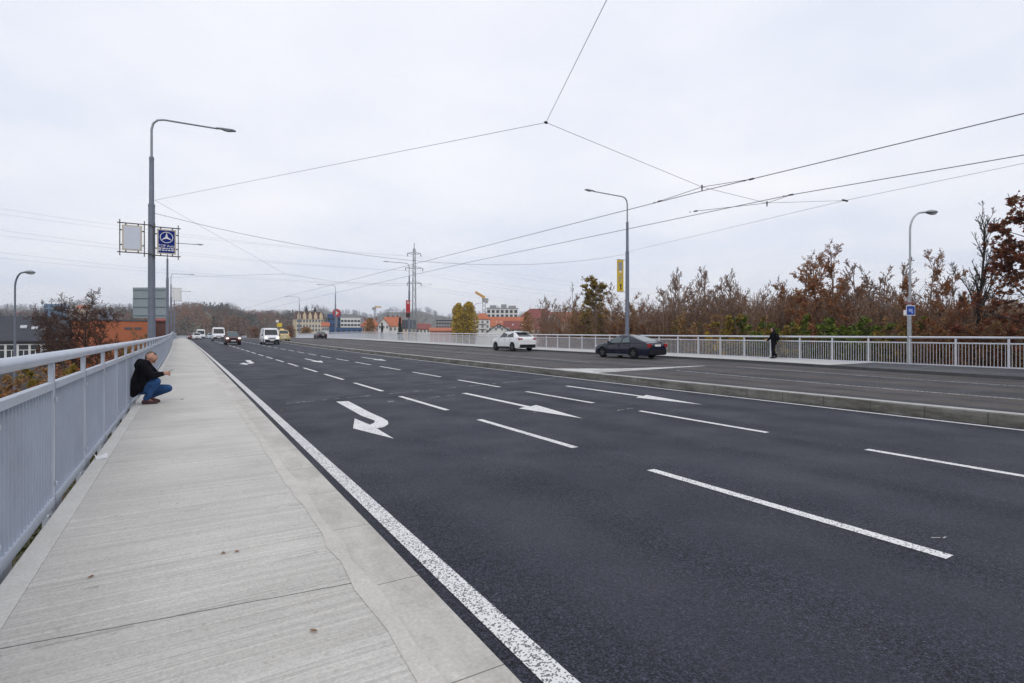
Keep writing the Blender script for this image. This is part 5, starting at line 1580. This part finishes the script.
def building(px0, px1, D, yeave, ytop, mw, mr, roof, label, name='house', yaw=0.0, depth=None, rows=(), cols=0, wsz=(.9, 1.3), base=-6.2, wy=None, over=.4, frame=True, extra=None):
    """front faces the camera; yeave / ytop are the heights of eaves and ridge in the picture, turned into metres at its distance"""
    t0, t1 = math.atan((px0 - 512) / F), math.atan((px1 - 512) / F)
    th = (t0 + t1) / 2; pc = 512 + F * math.tan(th); x, y = W(pc, D)
    w = 2 * D / math.cos(th) * math.tan((t1 - t0) / 2)
    root = empty(name, (x, y, base), -B - th + yaw, label, 'building')
    he = Z(yeave, D) - base; hr = Z(ytop, D) - base; d = depth or w * .6
    b = MB()
    if roof == 'gable_front':
        b.prism([(-w / 2, 0), (w / 2, 0), (w / 2, he), (0, hr - .05), (-w / 2, he)], lambda p: (p[0], 0, p[1]), lambda p: (p[0], d, p[1]))
    elif roof == 'gable':
        b.prism([(0, 0), (d, 0), (d, he), (d / 2, hr - .05), (0, he)], lambda p: (-w / 2, p[0], p[1]), lambda p: (w / 2, p[0], p[1]))
    else:
        b.box((0, d / 2, he / 2), (w, d, he))
    b.build('wall', mw, root)
    b = MB(); t = .22
    if roof == 'gable':
        for s in (0, 1):
            e = -over if s == 0 else d + over; ze = he - over * (hr - he) / (d / 2)
            a0, a1, c1, c0 = (-w / 2 - over, e, ze), (w / 2 + over, e, ze), (w / 2 + over, d / 2, hr), (-w / 2 - over, d / 2, hr)
            u = lambda p: (p[0], p[1], p[2] + t)
            b.quad(a0, a1, c1, c0); b.quad(u(a0), u(a1), u(c1), u(c0)); b.quad(a0, a1, u(a1), u(a0)); b.quad(a1, c1, u(c1), u(a1)); b.quad(a0, u(a0), u(c0), c0)
    elif roof == 'gable_front':
        for s in (-1, 1):
            e = s * (w / 2 + over); ze = he - over * (hr - he) / (w / 2)
            a0, a1, c1, c0 = (e, -over, ze), (e, d + over, ze), (0, d + over, hr), (0, -over, hr)
            u = lambda p: (p[0], p[1], p[2] + t)
            b.quad(a0, a1, c1, c0); b.quad(u(a0), u(a1), u(c1), u(c0)); b.quad(a0, c0, u(c0), u(a0)); b.quad(a0, a1, u(a1), u(a0))
    elif roof == 'hip':
        i = min(w * .3, d * .5); A = [(-w / 2 - over, -over, he), (w / 2 + over, -over, he), (w / 2 + over, d + over, he), (-w / 2 - over, d + over, he)]
        R0, R1_ = (-w / 2 + i, d / 2, hr), (w / 2 - i, d / 2, hr)
        b.quad(A[0], A[1], R1_, R0); b.quad(A[1], A[2], R1_); b.quad(A[2], A[3], R0, R1_); b.quad(A[3], A[0], R0); b.quad(*[(p[0], p[1], p[2] - .15) for p in A])
        for k in range(4):
            p, q = A[k], A[(k + 1) % 4]; b.quad((p[0], p[1], p[2] - .15), (q[0], q[1], q[2] - .15), q, p)
    elif roof == 'mansard':
        i = w * .06; A = [(-w / 2 - .3, -.3, he), (w / 2 + .3, -.3, he), (w / 2 + .3, d + .3, he), (-w / 2 - .3, d + .3, he)]
        C = [(-w / 2 + i, i, hr), (w / 2 - i, i, hr), (w / 2 - i, d - i, hr), (-w / 2 + i, d - i, hr)]
        for k in range(4): b.quad(A[k], A[(k + 1) % 4], C[(k + 1) % 4], C[k])
        b.quad(*C); b.quad(*[(p[0], p[1], p[2] - .02) for p in A[::-1]])
    else:
        b.box((0, d / 2, he + (hr - he) / 2 + .002), (w + .3, d + .3, max(.15, hr - he)))
    rf = b.build('roof', mr, root)
    for yy in rows:
        for c in range(cols):
            xx = -w / 2 + w * (c + .5) / cols
            window_obj(wsz[0], wsz[1], root, (xx, -.01, Z(yy, D) - base), frame)
    if extra: extra(root, rf, w, d, he, hr, lambda yy: Z(yy, D) - base)
    return root
def chimneys(n, mt=None):
    def f(root, rf, w, d, he, hr, zf):
        for i in range(n):
            b = MB(); b.box((-w * .3 + w * .6 * i / max(1, n - 1), d * .52, hr + .2), (.6, .6, 1.4)); b.build('chimney', mt or M_tiled, rf)
    return f
M_sky = mat('pale skylight', (.45, .46, .48), .4, .1)
def skylights(lst, mt=None):
    def f(root, rf, w, d, he, hr, zf):
        for (u, v) in lst:
            y = d / 2 * v; z = he + (hr - he) * v
            n = Vector((0, -(hr - he), d / 2)).normalized(); a = math.atan2(hr - he, d / 2)
            b = MB(); b.box((u * w / 2, y + n.y * .28, z + n.z * .28), (.6, .75, .12), Matrix.Rotation(a, 3, 'X')); b.build('skylight', mt or M_sky, rf)
    return f
# left side
def dark_extra(root, rf, w, d, he, hr, zf):
    skylights([(.25, .5), (.45, .45), (.62, .42)])(root, rf, w, d, he, hr, zf)
building(-60, 64, 62, 341, 316.5, M_dwall, M_slate, 'gable', 'long dark house with slate roof and white framed windows below the bridge at left', yaw=math.radians(-6), depth=12, rows=(352,), cols=10, wsz=(.95, 1.7), extra=dark_extra)
def orange_extra(root, rf, w, d, he, hr, zf):
    for u in (.25, .36):
        b = MB(); b.box((u * w, -.06, he - 1.2), (1.0, .14, .35)); b.build('vent', M_dwall, root)
building(57, 150, 88, 320.8, 319.4, M_orange, M_dwall, 'flat', 'large orange building with flat top behind the wide spreading tree', name='commercial_building', yaw=math.radians(-4), depth=26, extra=orange_extra)
building(150, 166, 95, 321, 316, mat('brown brick', (.12, .05, .04), .85, .2), M_tiled, 'gable', 'small dark red building just right of the orange one, behind the sign post', depth=8)
building(-20, 14, 130, 327, 320, M_wwall, M_tile, 'gable', 'house with red tiled roof at the left edge behind the slim lamp', depth=10, rows=(331,), cols=4)
building(44, 67, 420, 304.5, 304, M_bglass, M_bluew, 'flat', 'blue glass office block on the hill above the dark roof', name='office_block', depth=15, rows=(307, 310), cols=5, wsz=(1.9, 1.1), frame=False, base=-6)
building(98, 113, 430, 311, 310.5, mat('grey blue cladding', (.14, .18, .23), .6, .1), M_slate, 'flat', 'low grey blue block on the hill behind the spreading tree', name='office_block', depth=15, rows=(313,), cols=4, wsz=(1.8, 1.1), frame=False)
# middle
def cream_extra(root, rf, w, d, he, hr, zf):
    for i in range(5):
        u = -.40 + .2 * i
        b = MB(); gw = w * .12
        b.prism([(-gw / 2, he - .3), (gw / 2, he - .3), (gw / 2, he + (hr - he) * .45), (0, he + (hr - he) * .95), (-gw / 2, he + (hr - he) * .45)], lambda p: (u * w + p[0], -.35, p[1]), lambda p: (u * w + p[0], 1.2, p[1]))
        b.build('gable', M_cream, root)
    for u in (-.08, .24):
        b = MB(); b.tube([(u * w, d * .4, hr - .5), (u * w, d * .4, hr + .9), (u * w, d * .4, hr + 2.9)], [.8, .75, .08], 8); b.build('turret', M_slate, rf)
building(296, 324, 270, 319, 311.5, M_cream, mat('dark brown mansard', (.10, .05, .045), .7, .15), 'mansard', 'cream building with gables and dark mansard roof left of the blue building', name='apartment_building', yaw=math.radians(10), depth=11, rows=(321, 326, 330), cols=9, wsz=(1.0, 1.5), extra=cream_extra)
building(327.5, 341, 230, 315, 314, M_bluew, M_bluew, 'flat', 'blue commercial building under the round red sign', name='commercial_building', depth=12, rows=(319, 325), cols=4, wsz=(1.0, 1.1), frame=False)
building(322, 329, 225, 326, 322.5, M_wwall, M_tile, 'gable', 'small white house with red roof between the cream and blue buildings', depth=6, rows=(329,), cols=3)
building(340.5, 360.5, 225, 317.5, 316.5, M_wwall, M_gwall, 'flat', 'white modern building with window bands right of the blue building', name='commercial_building', depth=11, rows=(321, 325), cols=6, wsz=(1.05, .8), frame=False)
building(336, 362, 215, 328, 327.5, M_bluew, M_slate, 'flat', 'low dark blue shop building below the white modern building', name='shop_building', depth=6, rows=(331,), cols=5, wsz=(1.3, 1.0), frame=False)
building(361, 380, 240, 326, 319, M_pink, M_tile, 'hip', 'pale pink house with red hipped roof left of the pylon', depth=9, rows=(329,), cols=4, extra=chimneys(2))
building(378, 389, 230, 325, 318.5, M_wwall, M_tile, 'gable_front', 'white gabled house with small dark spruce in front', depth=10, rows=(327,), cols=3)
building(385, 401, 236, 326, 317, M_wwall, M_tile, 'gable', 'house with broad red roof left of the dark spruce', depth=11, rows=(329,), cols=4, extra=chimneys(3))
building(400, 416, 240, 328, 320, M_cream, M_slate, 'gable', 'house with grey roof behind the lattice pylon', depth=10, rows=(330.5,), cols=4)
building(416, 430, 250, 329, 324, M_wwall, M_tiled, 'gable', 'white house with dark red roof right of the lattice pylon', depth=9, rows=(331,), cols=4)
building(436, 452, 260, 321, 320, M_gwall, M_slate, 'flat', 'grey flat roofed block left of the yellow poplars', name='office_block', depth=10, rows=(323.5, 327), cols=6, wsz=(.9, .9), frame=False)
building(430, 455, 200, 331, 328, M_pink, M_tile, 'gable', 'low building with long pinkish red roof left of the yellow poplars', depth=8)
# right of the poplars
def tower_extra(root, rf, w, d, he, hr, zf):
    b = MB(); b.box((0, -.35, zf(324)), (w * .5, .6, .12)); b.build('balcony', M_gwall, root)
    b = MB(); b.box((0, -.35, zf(329)), (w * .5, .6, .12)); b.build('balcony', M_gwall, root)
building(475, 490, 215, 319, 313, M_wwall, M_tile, 'hip', 'white tower house with red hipped roof right of the yellow poplars', name='apartment_building', depth=6, rows=(322, 326.5, 331), cols=3, wsz=(.9, 1.1), extra=tower_extra)
def block_extra(root, rf, w, d, he, hr, zf):
    for (u, ww, h) in ((-.30, .2, 1.6), (.05, .18, 2.1), (.32, .24, 1.4)):
        b = MB(); b.box((u * w, d * .4, hr + h / 2), (ww * w, d * .4, h)); b.build('roof_housing', M_gwall, rf)
building(486.5, 518, 290, 309, 308, M_wwall, M_gwall, 'flat', 'white flat roofed office block under the yellow crane', name='office_block', depth=12, rows=(311.5, 316), cols=7, wsz=(1.5, 1.6), extra=block_extra, frame=False)
building(485, 530, 230, 326, 317, M_cream, M_tile, 'gable', 'long house with bright orange tiled roof before the white block', depth=10, extra=skylights([(-.5, .4), (-.3, .4), (.3, .35)]))
def red_extra(root, rf, w, d, he, hr, zf):
    b = MB(); b.prism([(-1.6, he - .5), (1.6, he - .5), (1.6, he + 1.3), (0, he + 2.4), (-1.6, he + 1.3)], lambda p: (w * .30 + p[0], -.5, p[1]), lambda p: (w * .30 + p[0], d * .45, p[1])); b.build('dormer', M_wwall, root)
    window_obj(2.2, 1.2, root, (w * .30, -.5, he + .5))
building(517, 560, 245, 320, 308, M_wwall, M_tiled, 'hip', 'large dark red hipped roof with white dormer beside the right-hand trees', depth=12, extra=red_extra)
building(504, 556, 190, 329, 321, mat('pale yellow render', (.62, .58, .46), .85, .06), mat('brown red tiles', (.20, .055, .04), .75, .2), 'gable', 'long low house with brown red roof and skylights behind the white car', depth=9, rows=(331.5,), cols=9, wsz=(.8, 1.0), extra=skylights([(-.66, .45), (-.30, .45), (-.14, .45), (.1, .45), (.42, .45), (.50, .45)]))
building(487, 511, 175, 332, 324.2, M_wwall, M_slate, 'gable_front', 'white gabled house with two dark windows just above the white car', depth=8, rows=(329,), cols=4, wsz=(.7, .9), extra=lambda root, rf, w, d, he, hr, zf: (window_obj(.5, .9, root, (-.35, -.01, zf(327)), False), window_obj(.5, .9, root, (.35, -.01, zf(327)), False)) and None)
building(550, 600, 260, 322, 312, M_cream, M_tile, 'gable', 'house with orange roof half hidden by the left end of the right-hand trees', depth=10)
building(962, 1012, 120, 312, 310.5, mat('pale grey render', (.52, .51, .50), .85, .06), M_gwall, 'flat', 'pale block seen through bare branches near the right edge', name='apartment_block', depth=12, rows=(317, 324), cols=8, wsz=(1.1, 1.2), frame=False)
building(888, 925, 75, 330, 316, M_dwall, mat('dark brown roof', (.06, .04, .03), .8, .2), 'gable', 'dark brown roof showing through the trees at the blue sign', depth=8)
hr = random.Random(5)
for i in range(16):
    px = hr.uniform(345, 470) if i < 9 else hr.uniform(15, 130)
    D = hr.uniform(620, 800) if i >= 9 else hr.uniform(900, 1250)
    x, y = W(px, D); zb = terr(x, y)
    root = empty('house', (x, y, zb), -B - math.atan((px - 512) / F) + hr.uniform(-.5, .5), 'tiny pale house with red roof among the trees of the distant hills', 'building', 'tiny houses on the distant hills')
    w, d, h = hr.uniform(10, 17), 9, hr.uniform(9, 13)
    b = MB(); b.prism([(0, 0), (d, 0), (d, h), (d / 2, h + 3.4), (0, h)], lambda p: (-w / 2, p[0], p[1]), lambda p: (w / 2, p[0], p[1])); b.build('wall', (M_wwall, M_cream)[i % 2], root)
    b = MB()
    for q in (-.6, d + .6): b.quad((-w / 2 - .5, q, h - .4), (w / 2 + .5, q, h - .4), (w / 2 + .5, d / 2, h + 3.9), (-w / 2 - .5, d / 2, h + 3.9))
    b.build('roof', M_tile if i % 3 else M_tiled, root)
# round red sign on its mast above the blue building
D0 = 224; x, y = W(336.5, D0)
root = empty('advertising_sign', (x, y, -6), -B, 'round red sign with white cross mark on a mast above the blue building', 'sign')
zc = Z(313, D0) + 6
b = MB(); b.tube([(0, .35, 0), (0, .35, zc)], .25, 8); b.build('mast', M_galvd, root)
b = MB(); b.tube([(0, 0, zc), (0, .3, zc)], [1.7, 1.7], 26); p = b.build('disc', M_red, root, smooth=40)
b = MB(); b.box((0, -.03, zc), (.5, .04, 1.5)); b.box((.36, -.034, zc), (.9, .04, .45)); b.build('mark', M_white, p)
# yellow roadside sign
D0 = 185; x, y = W(278.7, D0)
root = empty('advertising_sign', (x, y, terr(x, y)), -B, 'small yellow and white roadside sign on a mast above the pale yellow car', 'sign')
zc = Z(325, D0) - terr(x, y)
b = MB(); b.tube([(0, .2, 0), (0, .2, zc)], .12, 8); b.build('mast', M_galvd, root)
M_sy = mat('sign yellow', (.7, .5, .03), .5)
b = MB(); b.box((.3, 0, zc), (1.7, .15, 1.3)); b.build('panel', M_sy, root)
b = MB(); b.box((-.5, -.02, zc + 1.3), (.9, .15, .8)); b.build('panel', M_white, root)

# ------------------------------------------------------------------ air, sky, light
def haze_box():
    b = MB(); b.box((0, 900, 60), (6400, 4400, 150))
    o = b.build('haze', bpy.data.materials.new('haze air'))
    m = o.data.materials[0]; m.use_nodes = True; N = m.node_tree.nodes; Lk = m.node_tree.links
    N.remove(N['Principled BSDF'])
    v = N.new('ShaderNodeVolumePrincipled'); v.inputs['Color'].default_value = (.86, .90, 1.0, 1); v.inputs['Density'].default_value = HAZE; v.inputs['Anisotropy'].default_value = .2
    Lk.new(v.outputs[0], N['Material Output'].inputs['Volume'])
    o['kind'] = 'stuff'
HAZE = 0.0003
haze_box()

w = bpy.data.worlds.new('World'); sc.world = w; w.use_nodes = True
N = w.node_tree.nodes; Lk = w.node_tree.links
bg = N['Background']; bg.inputs['Strength'].default_value = 0.1
SUN_EL, SUN_ROT = math.radians(38), math.radians(200)
sky = N.new('ShaderNodeTexSky'); sky.sky_type = 'NISHITA'; sky.sun_disc = False
sky.sun_elevation = SUN_EL; sky.sun_rotation = SUN_ROT
tc = N.new('ShaderNodeTexCoord')
sx = N.new('ShaderNodeSeparateXYZ'); Lk.new(tc.outputs['Generated'], sx.inputs[0])
# overcast deck: noise laid on a flat cloud layer overhead
zz = mathn(N, Lk, 'ADD', mathn(N, Lk, 'ABSOLUTE', sx.outputs[2]), 0.16)
cx_ = N.new('ShaderNodeCombineXYZ')
Lk.new(mathn(N, Lk, 'DIVIDE', sx.outputs[0], zz), cx_.inputs[0]); Lk.new(mathn(N, Lk, 'DIVIDE', sx.outputs[1], zz), cx_.inputs[1])
n1 = noise(N, Lk, cx_.outputs[0], 0.55, 7, 0.55)
n2 = noise(N, Lk, cx_.outputs[0], 1.7, 5, 0.5)
c = ramp(N, Lk, n1, [(0.32, (7.3, 8.0, 9.8)), (0.48, (9.4, 9.7, 10.7)), (0.66, (11.3, 11.3, 11.4))])
c2 = ramp(N, Lk, n2, [(0.3, (8.9, 9.1, 9.9)), (0.7, (10.2, 10.3, 10.7))])
c = mixc(N, Lk, 0.3, c, c2)
col = mixc(N, Lk, 0.94, sky.outputs[0], c)
Lk.new(col, bg.inputs['Color'])
sd = bpy.data.lights.new('sun', 'SUN'); sd.energy = 0.7; sd.angle = math.radians(25); sd.color = (1, .97, .93)
so = bpy.data.objects.new('sun', sd); COL.objects.link(so)
az = SUN_ROT
d = Vector((math.sin(az) * math.cos(SUN_EL), math.cos(az) * math.cos(SUN_EL), math.sin(SUN_EL)))
so.rotation_euler = d.to_track_quat('Z', 'Y').to_euler()

cd = bpy.data.cameras.new('camera'); cam = bpy.data.objects.new('camera', cd); COL.objects.link(cam)
cd.sensor_width = 36; cd.lens = F * 36 / 1024; cd.clip_end = 9000; cd.clip_start = .05
cd.shift_y = -(341.5 - YH) / 1024
cam.location = (0, 0, EYE); cam.rotation_euler = (PI / 2, 0, -B)
sc.camera = cam
sc.view_settings.view_transform = 'Standard'; sc.view_settings.look = 'None'
sc.view_settings.exposure = 0; sc.view_settings.gamma = 1
sc.cycles.volume_bounces = 0
sc.cycles.max_bounces = 6; sc.cycles.transparent_max_bounces = 8
sc.cycles.use_denoising = True
